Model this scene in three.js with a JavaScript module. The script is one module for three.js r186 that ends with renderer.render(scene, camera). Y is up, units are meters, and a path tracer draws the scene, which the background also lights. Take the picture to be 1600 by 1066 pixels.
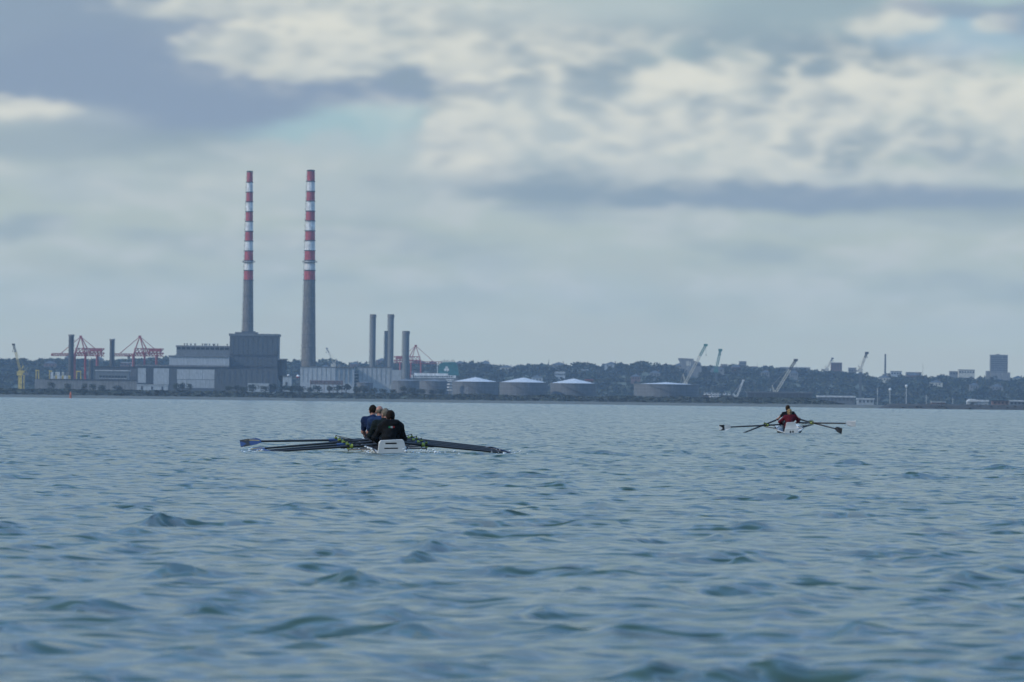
import * as THREE from 'three';
import { mergeGeometries } from 'three/addons/utils/BufferGeometryUtils.js';

// ---------------------------------------------------------------- camera, sky, sun, exposure
const scene = new THREE.Scene();
const EYE = 1.12, F = 9300, RAD = Math.PI / 180;                 // F: focal length in photograph pixels (1600 wide)
const camera = new THREE.PerspectiveCamera(2 * Math.atan(533 / F) / RAD, 1600 / 1066, 0.5, 60000);
camera.position.set(0, EYE, 0);
camera.rotation.set(0.588 * RAD, 0, 0.72 * RAD, 'YXZ');
camera.focus = 135; camera.userData.fStop = 8;
camera.updateMatrixWorld(true);
const SUN = new THREE.Vector3(-0.85, 0.52, 0.3).normalize();
const sun = new THREE.DirectionalLight(new THREE.Color(1, 0.94, 0.84), 2.2);
sun.position.copy(SUN).multiplyScalar(400).add(new THREE.Vector3(0, 0, -150)); sun.target.position.set(0, 0, -150);
sun.castShadow = true; sun.shadow.radius = 3; sun.shadow.mapSize.set(2048, 2048);
Object.assign(sun.shadow.camera, { left: -160, right: 160, top: 160, bottom: -160, near: 1, far: 900 });
scene.add(sun, sun.target);
const renderer = new THREE.WebGLRenderer({ antialias: true });
renderer.setSize(1024, 682);
renderer.toneMapping = THREE.LinearToneMapping; renderer.toneMappingExposure = 1.03;
renderer.shadowMap.enabled = true; renderer.shadowMap.type = THREE.PCFSoftShadowMap;
scene.fog = new THREE.FogExp2(new THREE.Color(0.54, 0.77, 1.0), 4.0e-5);

// ---------------------------------------------------------------- small maths
function rng(seed) { let s = seed | 0; return () => { s = (s + 0x6d2b79f5) | 0; let t = Math.imul(s ^ (s >>> 15), 1 | s); t = (t + Math.imul(t ^ (t >>> 7), 61 | t)) ^ t; return ((t ^ (t >>> 14)) >>> 0) / 4294967296; }; }
const PERM = new Uint8Array(512), GX = new Float32Array(256), GY = new Float32Array(256);
{ const r = rng(71), p = Array.from({ length: 256 }, (_, i) => i); for (let i = 255; i > 0; i--) { const j = Math.floor(r() * (i + 1)); [p[i], p[j]] = [p[j], p[i]]; } for (let i = 0; i < 512; i++) PERM[i] = p[i & 255]; for (let i = 0; i < 256; i++) { const a = r() * 6.2832; GX[i] = Math.cos(a); GY[i] = Math.sin(a); } }
function noise(x, y) {                                          // gradient noise, about -0.7 to 0.7
  const ix = Math.floor(x), iy = Math.floor(y), fx = x - ix, fy = y - iy, X = ix & 255, Y = iy & 255;
  const u = fx * fx * fx * (fx * (fx * 6 - 15) + 10), v = fy * fy * fy * (fy * (fy * 6 - 15) + 10);
  const a = PERM[PERM[X] + Y], b = PERM[PERM[X + 1 & 255] + Y], c = PERM[PERM[X] + (Y + 1 & 255)], d = PERM[PERM[X + 1 & 255] + (Y + 1 & 255)];
  const n0 = GX[a] * fx + GY[a] * fy, n1 = GX[b] * (fx - 1) + GY[b] * fy, n2 = GX[c] * fx + GY[c] * (fy - 1), n3 = GX[d] * (fx - 1) + GY[d] * (fy - 1);
  return n0 + u * (n1 - n0) + v * (n2 - n0 + u * (n0 - n1 - n2 + n3));
}
function fbm(x, y, n, gain = 0.5) { let s = 0, a = 1; for (let i = 0; i < n; i++) { s += a * noise(x, y); a *= gain; x = x * 2.03 + 17.3; y = y * 2.03 - 9.1; } return s; }
function billow(x, y, n) { let s = 0, a = 1; for (let i = 0; i < n; i++) { s += a * (1 - 2.2 * Math.abs(noise(x, y))); a *= 0.52; x = x * 2.1 + 5.2; y = y * 2.1 + 3.7; } return s * 0.5; }
const clamp = (x, a = 0, b = 1) => Math.min(b, Math.max(a, x)), ss = (a, b, x) => { const t = clamp((x - a) / (b - a)); return t * t * (3 - 2 * t); };
const V = (x, y, z) => new THREE.Vector3(x, y, z);
function at(px, py, D) { const v = V((px - 800) / F, (533 - py) / F, -1).applyQuaternion(camera.quaternion); return v.multiplyScalar(D / -v.z).add(camera.position); }

// ---------------------------------------------------------------- the sky: air and clouds
const lin = (r, g, b) => [r, g, b].map((c) => { c /= 255; return c <= 0.04045 ? c / 12.92 : ((c + 0.055) / 1.055) ** 2.4; });
const C = { horizon: lin(184, 195, 184), mid: lin(182, 194, 185), teal: lin(162, 192, 198), slate: lin(139, 156, 175), slate2: lin(142, 160, 171), cream: lin(198, 204, 200), bright: lin(224, 224, 211), gap: lin(150, 181, 205), pale: lin(183, 194, 194), blue: lin(138, 182, 240) };
// cloud bodies: centre x, y, half width, half height (in hundredths of 0.616 degrees across and up from the horizon at the bow), tone, strength, edge softness, edge roughness
const BODIES = [
  [560, 195, 210, 42, 'teal', 0.8, 0.7, 0.3], [130, 60, 330, 105, 'slate', 0.9, 0.5, 0.2], [230, 138, 270, 80, 'slate', 0.95, 0.35, 0.22], [420, 120, 170, 55, 'slate', 0.8, 0.5, 0.25], [640, 138, 300, 30, 'slate', 0.9, 0.5, 0.3], [350, 172, 120, 22, 'slate', 0.7, 0.6, 0.3],
  [60, 215, 160, 40, 'pale', 0.6, 0.7, 0.5], [25, 182, 70, 18, 'bright', 0.75, 0.6, 0.8], [110, 232, 230, 28, 'slate2', 0.55, 0.8, 0.4], [300, 240, 120, 20, 'slate2', 0.45, 0.8, 0.4],
  [470, 15, 250, 26, 'cream', 0.9, 0.5, 0.6], [330, 10, 120, 14, 'cream', 0.6, 0.6, 0.6], [520, 40, 120, 22, 'cream', 0.6, 0.6, 0.6], [470, 78, 150, 36, 'bright', 0.9, 0.35, 0.75], [560, 95, 90, 28, 'cream', 0.8, 0.45, 0.7], [350, 82, 70, 16, 'cream', 0.85, 0.4, 0.8], [510, 112, 60, 20, 'cream', 0.75, 0.45, 0.7],
  [740, 40, 150, 60, 'cream', 0.75, 0.6, 0.5], [820, 75, 170, 48, 'cream', 0.85, 0.5, 0.5], [700, 75, 70, 42, 'bright', 0.7, 0.5, 0.6], [930, 30, 180, 40, 'pale', 0.7, 0.7, 0.4], [640, 60, 40, 22, 'slate2', 0.5, 0.7, 0.6],
  [980, 75, 190, 42, 'slate2', 0.55, 0.8, 0.4], [900, 130, 150, 26, 'slate2', 0.75, 0.7, 0.4], [1250, 30, 160, 60, 'slate2', 0.6, 0.8, 0.4],
  [400, 236, 75, 16, 'pale', 0.7, 0.6, 0.6], [510, 230, 50, 20, 'pale', 0.7, 0.6, 0.6], [640, 240, 80, 30, 'pale', 0.6, 0.7, 0.6],
  [860, 215, 200, 75, 'pale', 0.85, 0.5, 0.4], [720, 190, 48, 40, 'bright', 0.85, 0.4, 0.6], [735, 225, 70, 40, 'cream', 0.7, 0.5, 0.6], [710, 268, 65, 34, 'bright', 0.75, 0.5, 0.6], [880, 180, 110, 42, 'cream', 0.5, 0.5, 0.6],
  [1080, 190, 260, 70, 'pale', 0.75, 0.5, 0.5], [1090, 150, 110, 48, 'cream', 0.6, 0.4, 0.7], [1060, 122, 70, 22, 'bright', 0.9, 0.35, 0.9], [1130, 108, 50, 18, 'bright', 0.75, 0.4, 0.9], [1000, 190, 70, 40, 'cream', 0.7, 0.5, 0.7], [1190, 195, 110, 45, 'cream', 0.6, 0.55, 0.6],
  [1330, 100, 150, 46, 'slate2', 0.85, 0.6, 0.4], [1280, 140, 90, 30, 'slate2', 0.7, 0.6, 0.5], [1330, 215, 90, 40, 'slate2', 0.6, 0.7, 0.5], [1310, 150, 80, 34, 'cream', 0.75, 0.45, 0.8], [1350, 128, 60, 16, 'bright', 0.7, 0.45, 0.9], [1290, 185, 40, 30, 'cream', 0.6, 0.5, 0.7],
  [1480, 90, 75, 30, 'cream', 0.75, 0.6, 0.5], [1500, 45, 130, 34, 'gap', 0.5, 0.7, 0.4], [1395, 22, 65, 20, 'bright', 0.75, 0.5, 0.8], [1545, 26, 26, 13, 'bright', 0.7, 0.5, 0.8], [1480, 8, 110, 10, 'slate', 0.7, 0.6, 0.5], [1590, 20, 40, 26, 'slate', 0.6, 0.6, 0.5],
  [1500, 180, 150, 55, 'cream', 0.7, 0.5, 0.6], [1580, 145, 70, 34, 'bright', 0.75, 0.45, 0.8], [1440, 145, 50, 22, 'bright', 0.6, 0.5, 0.8], [1530, 215, 120, 30, 'pale', 0.7, 0.7, 0.5],
  [1180, 300, 470, 24, 'slate2', 0.9, 0.6, 0.25], [1330, 300, 330, 22, 'slate', 0.6, 0.6, 0.25], [900, 290, 210, 32, 'slate2', 0.7, 0.8, 0.3], [1230, 266, 230, 14, 'cream', 0.7, 0.7, 0.35], [1450, 270, 180, 12, 'pale', 0.7, 0.7, 0.35], [840, 331, 90, 3, 'slate', 0.5, 0.8, 0.2],
  [330, 290, 300, 40, 'pale', 0.5, 0.8, 0.6], [560, 300, 150, 36, 'pale', 0.55, 0.8, 0.6], [110, 300, 90, 34, 'pale', 0.55, 0.7, 0.7], [340, 290, 60, 20, 'cream', 0.35, 0.8, 0.7], [40, 368, 60, 16, 'slate2', 0.55, 0.8, 0.5],
  [540, 385, 110, 26, 'cream', 0.5, 0.7, 0.6], [450, 420, 60, 20, 'pale', 0.4, 0.8, 0.6], [760, 415, 60, 22, 'pale', 0.45, 0.7, 0.6], [930, 450, 80, 36, 'pale', 0.35, 0.8, 0.6], [1540, 500, 110, 18, 'pale', 0.4, 0.9, 0.5], [300, 470, 160, 26, 'pale', 0.3, 0.9, 0.5], [80, 480, 130, 34, 'pale', 0.35, 0.9, 0.5], [1200, 345, 380, 14, 'pale', 0.4, 0.9, 0.4],
];
{
  const W = 4096, H = 4096, data = new Float32Array(W * H * 4), tmp = [0, 0, 0], mix = (c, k) => { tmp[0] += (c[0] - tmp[0]) * k; tmp[1] += (c[1] - tmp[1]) * k; tmp[2] += (c[2] - tmp[2]) * k; };
  const zenith = lin(132, 182, 242).map((c) => c * 1.5), low = C.horizon, sz = Math.atan2(SUN.z, SUN.x);
  function sky(az, el) {                                         // az: radians to the right of the bow, el: radians up
    const x = 800 + az * F, y = 628 - el * F, deg = el / RAD;
    // air: milky near the horizon, bluer overhead
    tmp[0] = low[0]; tmp[1] = low[1]; tmp[2] = low[2];
    mix(C.mid, ss(60, 330, 628 - y)); mix(C.teal, 0.6 * ss(1.8, 4, deg)); mix(C.blue, ss(4.5, 14, deg)); mix(zenith, ss(17, 34, deg));
    // broken cloud layers seen in perspective
    const k = 1 / (Math.sin(Math.max(el, 0)) + 0.06), a = az + 0.4, qx = Math.sin(a) * k * 0.9, qy = Math.cos(a) * k * 0.9, inFrame = ss(0.14, 0.09, Math.abs(az)) * ss(4.9, 4.0, deg);
    if (inFrame < 1) {
      const w = 1 - inFrame, n = fbm(qx * 1.1, qy * 1.6, 5), m = fbm(qx * 2.3 + 30, qy * 3.1, 4);
      mix(C.slate, w * 0.4 * ss(0.0, 0.45, n) * ss(0.5, 4, deg)); mix(C.bright, w * 0.72 * ss(0.12, 0.5, m - 0.25 * n) * ss(0.5, 3, deg));
      mix(C.pale, w * 0.4 * ss(3.5, 0.5, deg));
    }
    if (inFrame > 0) {
      const wx = fbm(x / 150, y / 95, 5, 0.55), wy = fbm(x / 150 + 40, y / 95 + 9, 5, 0.55), bl = billow(x / 95, y / 62, 5), st = fbm(x / 420, y / 50, 4);
      mix(C.pale, inFrame * 0.25 * ss(-0.2, 0.5, st)); mix(C.slate2, inFrame * 0.3 * ss(0, 0.5, fbm(x / 300 + 7, y / 60, 4)) * ss(560, 380, y));
      const fine = billow(x / 34 + 4, y / 24, 4), relief = bl + 0.4 * fine - billow((x - 12) / 95, (y - 12) / 62, 4) - 0.4 * billow((x - 5) / 34 + 4, (y - 5) / 24, 3);
      for (const [cx, cy, rx, ry, tone, s, soft, rough] of BODIES) {
        if (Math.abs(x - cx) > rx * 2.3 + 40 || Math.abs(y - cy) > ry * 2.3 + 40) continue;
        const heaped = tone === 'bright' || tone === 'cream', dx = (x - cx + wx * 46 * rough) / rx, dy = (y - cy + wy * 34 * rough) / ry, r = Math.sqrt(dx * dx + dy * dy) - (bl - 0.3) * (heaped ? 0.75 : 0.5) * rough - (heaped ? fine * 0.24 * rough : 0), edge = soft * (heaped ? 0.36 : 0.62);
        const m = inFrame * s * ss(1 + edge, 1 - edge - (heaped ? 0.25 : 0), r);
        if (m <= 0) continue;
        mix(C[tone], m);
        if (heaped) { mix(C.bright, m * 0.6 * ss(0.05, 0.35, relief)); mix(C.slate2, m * (0.55 * ss(-0.02, -0.35, relief) + 0.3 * ss(0.1, 0.9, dy))); }
      }
      // lit tops and shaded hollows of the heaped cloud on the right
      const heap = inFrame * ss(0, 1, 1.5 - Math.hypot((x - 1180) / 520, (y - 165) / 110)) + 0.6 * inFrame * ss(0, 1, 1.4 - Math.hypot((x - 620) / 330, (y - 80) / 75));
      if (heap > 0) {
        const X = x + wx * 60, Y = y + wy * 40, b = billow(X / 88 + 2, Y / 60, 5), b2 = billow((X - 9) / 88 + 2, (Y - 9) / 60, 5), n = fbm(X / 150, Y / 90 + 3, 4);
        mix(C.slate2, heap * 0.75 * ss(0.1, 0.55, n) ); mix(C.slate2, heap * 0.6 * ss(0.3, -0.1, b)); mix(C.bright, heap * 0.75 * ss(0.4, 0.85, b) * ss(0.35, -0.15, n)); mix(C.bright, heap * 0.5 * ss(0.04, 0.3, b - b2));
      }
      const lower = inFrame * ss(225, 270, y) * ss(570, 420, y);
      if (lower > 0) { const b = billow((x + wx * 50) / 110 + 8, (y + wy * 30) / 55, 5), n = fbm(x / 230 + 3, y / 70, 4); mix(C.cream, lower * 0.7 * ss(0.3, 0.85, b) * ss(-0.1, 0.3, n)); mix(C.slate2, lower * 0.3 * ss(0.1, 0.5, -n)); }
    }
    const c = Math.cos(el) * (Math.cos(az - Math.PI / 2) * SUN.x + Math.sin(az - Math.PI / 2) * SUN.z) + Math.sin(el) * SUN.y, glow = 0.9 * Math.pow(Math.max(c, 0), 14);
    tmp[0] += glow; tmp[1] += glow * 0.95; tmp[2] += glow * 0.85;
  }
  for (let r = H / 2; r < H; r++) {
    const el = ((r + 0.5) / H - 0.5) * Math.PI, fine = el < 5.2 * RAD, step = fine ? 1 : el < 30 * RAD ? 4 : 8, rs = fine ? 1 : 4;
    if (!fine && r % rs) { data.copyWithin(r * W * 4, (r - 1) * W * 4, r * W * 4); continue; }
    for (let c = 0; c < W; c++) {
      let az = ((c + 0.5) / W - 0.5) * 2 * Math.PI + Math.PI / 2; if (az > Math.PI) az -= 2 * Math.PI;
      const o = (r * W + c) * 4, near = Math.abs(az) < 0.16;
      if ((!near || !fine) && c % (fine ? 4 : step)) { for (let i = 0; i < 4; i++) data[o + i] = data[o - 4 + i]; continue; }
      sky(az, el); data[o] = tmp[0]; data[o + 1] = tmp[1]; data[o + 2] = tmp[2]; data[o + 3] = 1;
    }
  }
  for (let i = 0; i < (H / 2) * W; i++) { data[i * 4] = 0.16; data[i * 4 + 1] = 0.22; data[i * 4 + 2] = 0.26; data[i * 4 + 3] = 1; }
  const t = new THREE.DataTexture(data, W, H, THREE.RGBAFormat, THREE.FloatType);
  t.mapping = THREE.EquirectangularReflectionMapping; t.magFilter = t.minFilter = THREE.LinearFilter; t.needsUpdate = true;
  scene.background = t; scene.environment = t;
}

// ---------------------------------------------------------------- building helpers
function grainTex(size, fn, srgb = true) {
  const d = new Uint8Array(size * size * 4);
  for (let y = 0; y < size; y++) for (let x = 0; x < size; x++) { const c = fn(x / size, y / size), o = (y * size + x) * 4; for (let i = 0; i < 3; i++) d[o + i] = clamp(Array.isArray(c) ? c[i] : c) * 255; d[o + 3] = 255; }
  const t = new THREE.DataTexture(d, size, size); t.wrapS = t.wrapT = THREE.RepeatWrapping; t.magFilter = THREE.LinearFilter; t.minFilter = THREE.LinearMipmapLinearFilter; t.generateMipmaps = true;
  if (srgb) t.colorSpace = THREE.SRGBColorSpace; t.needsUpdate = true; return t;
}
const tile = (fn, p) => (u, v) => { const a = fn(u * p, v * p), b = fn((u - 1) * p, v * p), c = fn(u * p, (v - 1) * p), d = fn((u - 1) * p, (v - 1) * p), s = u * u * (3 - 2 * u), t = v * v * (3 - 2 * v); return (a * (1 - s) + b * s) * (1 - t) + (c * (1 - s) + d * s) * t; };
const nz = tile((x, y) => fbm(x, y, 5, 0.6), 6), nv = tile((x, y) => fbm(x * 3, y * 0.35, 4, 0.6), 6), nf = tile((x, y) => fbm(x, y, 4, 0.7), 24);
const T = {
  mottle: grainTex(256, (u, v) => 0.86 + 0.22 * nz(u, v) + 0.06 * nf(u, v)),
  streak: grainTex(256, (u, v) => 0.85 + 0.2 * nv(u, v) + 0.12 * nz(v, u)),
  ribs: grainTex(256, (u, v) => 0.86 + 0.05 * Math.sign(Math.sin(u * Math.PI * 32)) + 0.14 * nv(u, v) + 0.06 * nz(u, v)),
  cloth: grainTex(128, (u, v) => 0.82 + 0.12 * nf(u, v) + 0.22 * nz(u, v)),
  earth: grainTex(256, (u, v) => { const n = nz(u, v), m = nf(v, u); return [0.8 + 0.4 * n + 0.2 * m, 0.82 + 0.3 * n + 0.2 * m, 0.75 + 0.3 * n + 0.15 * m]; }),
};
const SPAN = { mottle: 14, streak: 22, ribs: 18, cloth: 0.45, earth: 60 };
function M(r, g, b, kind = 'mottle', rough = 0.85, more = {}) { const m = new THREE.MeshStandardMaterial({ color: new THREE.Color().setRGB(r, g, b), map: T[kind], roughness: rough, side: THREE.DoubleSide, ...more }); m.userData.span = SPAN[kind]; return m; }
function prep(g, span) {                                         // uv in metres, by the way each face points
  if (g.index) g = g.toNonIndexed();
  if (!g.attributes.normal) g.computeVertexNormals();
  const p = g.attributes.position, n = g.attributes.normal, uv = new Float32Array(p.count * 2);
  for (let i = 0; i < p.count; i++) { const ax = Math.abs(n.getX(i)), ay = Math.abs(n.getY(i)), az = Math.abs(n.getZ(i)); uv[2 * i] = (ax > az ? p.getZ(i) : p.getX(i)) / span; uv[2 * i + 1] = (ay > ax && ay > az ? p.getZ(i) : p.getY(i)) / span; }
  const o = new THREE.BufferGeometry(); o.setAttribute('position', p); o.setAttribute('normal', n); o.setAttribute('uv', new THREE.BufferAttribute(uv, 2)); return o;
}
const used = {};
function numbered(name) { const k = used[name] = (used[name] ?? -1) + 1; return k ? name + '_' + String(k).padStart(3, '0') : name; }
function geoOf(list, span) { list = [].concat(list).map((g) => prep(g, span)); return list.length > 1 ? mergeGeometries(list) : list[0]; }
function part(name, list, mat, parent) { const m = new THREE.Mesh(geoOf(list, mat.userData.span ?? 1), mat); m.name = name; m.castShadow = m.receiveShadow = true; parent.add(m); return m; }
function tag(o, label, category, group) { o.userData.label = label; o.userData.category = category; if (group) o.userData.group = group; return o; }
function thing(name, label, category, p = [0, 0, 0], group) { const o = new THREE.Group(); o.name = numbered(name); scene.add(o); o.position.set(...(p.isVector3 ? p.toArray() : p)); return tag(o, label, category, group); }
function solo(name, list, mat, label, category, p = [0, 0, 0], group) { const m = part(numbered(name), list, mat, scene); m.position.set(...(p.isVector3 ? p.toArray() : p)); return tag(m, label, category, group); }
function setting(name, list, mat) { const m = part(numbered(name), list, mat, scene); m.userData.kind = 'structure'; return m; }
const bx = (x0, x1, y0, y1, z0, z1) => new THREE.BoxGeometry(x1 - x0, y1 - y0, z1 - z0).translate((x0 + x1) / 2, (y0 + y1) / 2, (z0 + z1) / 2);
const cyl = (r0, r1, h, x = 0, y = 0, z = 0, n = 20, open = false) => new THREE.CylinderGeometry(r1, r0, h, n, 1, open).translate(x, y + h / 2, z);
function bar(a, b, r, n = 6, r2 = r) { const d = V().subVectors(b, a), l = d.length(); const g = new THREE.CylinderGeometry(r2, r, l, n); g.translate(0, l / 2, 0); g.applyQuaternion(new THREE.Quaternion().setFromUnitVectors(V(0, 1, 0), d.normalize())); return g.translate(a.x, a.y, a.z); }
function truss(a, b, w, h, n, r) {                               // lattice boom of four chords and diagonals
  const out = [], d = V().subVectors(b, a), u = d.clone().normalize(), s = V(0, 0, 1), t = V().crossVectors(s, u).normalize();
  const P = (k, i, j) => a.clone().addScaledVector(d, k).addScaledVector(s, i * w / 2).addScaledVector(t, j * h / 2);
  for (const i of [-1, 1]) for (const j of [-1, 1]) out.push(bar(P(0, i, j), P(1, i, j), r, 4));
  for (let k = 0; k < n; k++) for (const i of [-1, 1]) { out.push(bar(P(k / n, i, -1), P((k + 1) / n, i, 1), r * 0.7, 4)); out.push(bar(P(k / n, i, 1), P(k / n, i, -1), r * 0.7, 4)); }
  return out;
}

// ---------------------------------------------------------------- the sea
const RIPPLE = 0.024, STIRRED = [[-2, -125.6, 1.1], [-0.4, -126.4, 1], [0.5, -126.6, 0.9], [-5.3, -127.3, 0.8], [11.1, -241, 1.2]];   // water stirred by the boats and blades

function makeWaves() {
  const r = rng(20), list = [], wind = -0.5;                      // chop running across the view and towards the camera
  for (let i = 0; i < 84; i++) {
    const L = 7.5 * Math.pow(0.14 / 7.5, (i + r() * 0.8) / 84), spread = (r() + r() + r() - 1.5) * 1.25, a = Math.PI / 2 + wind + spread, k = 2 * Math.PI / L;
    const amp = 0.0037 * L * (L < 1.5 ? 1 : Math.pow(1.5 / L, 1.35)) * (0.5 + r()) * (L < 0.6 ? 1.35 : 1);
    list.push([k * Math.cos(a), k * Math.sin(a), amp, r() * 6.283, L, Math.cos(a), Math.sin(a)]);
  }
  return list;
}
const WAVES = makeWaves();
function sea(x, z, cell, out) {                                  // displaced point and normal
  let dx = 0, dy = 0, dz = 0, nx = 0, nz = 0;
  let gust = 3.5 * Math.pow(Math.max(0, noise(x * 0.9, z * 0.6 + 8) + 0.7 * noise(x * 2.3 + 4, z * 1.5) + 0.02), 1.3); const calm = 0.62 + 0.25 * noise(x * 0.06 + 3, z * 0.02);   // mostly gentle, with scattered steep wavelets
  for (const [cx, cz, R] of STIRRED) { const d = ((x - cx) ** 2 + (z - cz) ** 2) / (R * R); if (d < 5) gust += 1.3 * Math.exp(-d); }
  for (const [kx, kz, A0, ph, L, ca, sa] of WAVES) {
    const f = clamp((L / cell - 2.2) / 2), G = calm + gust * (L < 1.3 ? 1 : L < 2.5 ? (2.5 - L) / 1.2 : 0), A = A0 * G * f, B = A0 * G * (1.5 - 0.5 * f), p = kx * x + kz * z + ph, s = Math.sin(p), c = Math.cos(p), q = 0.95;
    dy += A * s; dx += q * A * ca * c; dz += q * A * sa * c; nx -= B * kx * c; nz -= B * kz * c;
  }
  out[0] = x + dx; out[1] = dy; out[2] = z + dz; out[3] = nx; out[4] = nz;
}
{
  const rows = [], cols = [];
  for (let r = 1.5; r < 16; r *= 1.05) rows.push(r);
  for (let r = 16; r < 300; r *= 1.0033) rows.push(r);
  for (let r = 300; r < 1400; r *= 1.005) rows.push(r);
  for (let r = 1400; r < 10500; r *= 1.035) rows.push(r);
  const half = 0.118, n = 600;
  for (let a = -Math.PI; a < -half - 0.02; a += Math.max(0.004, (-half - a) * 0.12)) cols.push(a);
  for (let i = 0; i <= n; i++) cols.push(-half + 2 * half * i / n);
  for (let i = cols.length - n - 2; i >= 0; i--) cols.push(-cols[i]);
  const R = rows.length, K = cols.length, pos = new Float32Array(R * K * 3), nor = new Float32Array(R * K * 3), uv = new Float32Array(R * K * 2), idx = new Uint32Array((R - 1) * (K - 1) * 6), o = [];
  for (let j = 0; j < R; j++) for (let i = 0; i < K; i++) {
    const r = rows[j], a = cols[i], x = r * Math.sin(a), z = -r * Math.cos(a), inside = Math.abs(a) <= half + 1e-6;
    const da = inside ? 2 * half / n : 0.03 + Math.abs(Math.abs(a) - half) * 0.12, dr = rows[Math.min(j + 1, R - 1)] - rows[Math.min(j, R - 2)];
    sea(x, z, Math.max(r * da, dr * 0.8), o);
    const l = Math.hypot(o[3], 1, o[4]), q = (j * K + i);
    pos[q * 3] = o[0]; pos[q * 3 + 1] = o[1]; pos[q * 3 + 2] = o[2]; nor[q * 3] = o[3] / l; nor[q * 3 + 1] = 1 / l; nor[q * 3 + 2] = o[4] / l; uv[q * 2] = x / 5; uv[q * 2 + 1] = z / 5;
  }
  let w = 0;
  for (let j = 0; j < R - 1; j++) for (let i = 0; i < K - 1; i++) { const a = j * K + i, b = a + 1, c = a + K, d = c + 1; idx[w++] = a; idx[w++] = b; idx[w++] = c; idx[w++] = b; idx[w++] = d; idx[w++] = c; }
  const g = new THREE.BufferGeometry(); g.setAttribute('position', new THREE.BufferAttribute(pos, 3)); g.setAttribute('normal', new THREE.BufferAttribute(nor, 3)); g.setAttribute('uv', new THREE.BufferAttribute(uv, 2)); g.setIndex(new THREE.BufferAttribute(idx, 1));
  const r = rng(4), rip = Array.from({ length: 46 }, () => { const a = Math.PI / 2 - 0.5 + (r() + r() - 1) * 2.2, m = 6 + Math.floor(34 * r() * r()); return [Math.round(m * Math.cos(a)), Math.round(m * Math.sin(a)), r() * 6.283, 1 / (m + 4)]; });
  const ripples = grainTex(512, (u, v) => { let p = 0, q = 0; for (const [a, b, ph, A] of rip) { const c = A * Math.cos(6.28318 * (a * u + b * v) + ph); p += c * a; q += c * b; } return [0.5 - p * RIPPLE, 0.5 - q * RIPPLE, 0.985]; }, false);
  const m = new THREE.MeshPhysicalMaterial({ color: new THREE.Color().setRGB(0.038, 0.074, 0.056), roughness: 0.16, ior: 1.333, normalMap: ripples });
  const water = new THREE.Mesh(g, m); water.name = 'water'; water.userData.kind = 'structure'; water.receiveShadow = true; scene.add(water);
}
// ---------------------------------------------------------------- the land: beach, bank, flat docklands, far hill
const MAT = {
  earth: M(0.09, 0.1, 0.06, 'earth', 0.95), conc: M(0.17, 0.16, 0.145, 'streak', 0.9), concDark: M(0.1, 0.11, 0.115, 'streak', 0.9), red: M(0.42, 0.05, 0.06, 'streak', 0.7), white: M(0.78, 0.78, 0.76, 'streak', 0.7),
  steel: M(0.2, 0.2, 0.2, 'streak', 0.6), dark: M(0.06, 0.065, 0.07, 'streak', 0.7), clad: M(0.085, 0.1, 0.11, 'ribs', 0.75), cladMid: M(0.16, 0.18, 0.19, 'ribs', 0.75), pale: M(0.46, 0.49, 0.5, 'ribs', 0.7), pale2: M(0.42, 0.45, 0.46, 'ribs', 0.7),
  roof: M(0.62, 0.63, 0.63, 'mottle', 0.6), tank: M(0.13, 0.145, 0.16, 'streak', 0.7), craneRed: M(0.4, 0.1, 0.1, 'mottle', 0.6), yellow: M(0.62, 0.45, 0.1, 'mottle', 0.6), green: M(0.05, 0.22, 0.17, 'mottle', 0.6), cream: M(0.6, 0.56, 0.46, 'mottle', 0.7), teal: M(0.02, 0.16, 0.16, 'mottle', 0.5), orange: M(0.55, 0.12, 0.03, 'mottle', 0.6), wall: M(0.24, 0.24, 0.23, 'streak', 0.9), brick: M(0.2, 0.12, 0.1, 'mottle', 0.9), glass: M(0.03, 0.04, 0.05, 'mottle', 0.15),
  bark: M(0.06, 0.05, 0.04, 'mottle', 0.95), stone: M(0.08, 0.08, 0.075, 'mottle', 0.95),
};
const pxOf = (x, D) => 800 + x / D * F;
const bankTop = (p) => 5.4 + 1.2 * noise(p / 60, 3) + 0.8 * noise(p / 17, 9) - 3.9 * ss(1255, 1330, p) - 1.2 * ss(1330, 1400, p);
function landY(p, D) {                                          // p: bearing in photograph pixels
  const shore = 4640 + 40 * noise(p / 90, 1) - 500 * ss(950, 1390, p), d = D - shore;
  let y = -1.2 + 3.1 * ss(-30, 90, d) + (bankTop(p) - 2) * ss(110, 190, d) * (1 - 0.45 * ss(250, 420, d)) + 0.5 * noise(p / 12, D / 40);
  const hill = 43 + 5 * noise(p / 150, 5) + 3 * noise(p / 45, 2) - 7 * ss(1150, 1450, p);
  return y + hill * ss(6900, 8200, D) * (0.92 + 0.2 * noise(p / 70, D / 600)) + 0.004 * Math.max(0, D - 8850) - 75 * ss(-430, -860, p) - 75 * ss(2060, 2460, p);
}
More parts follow.
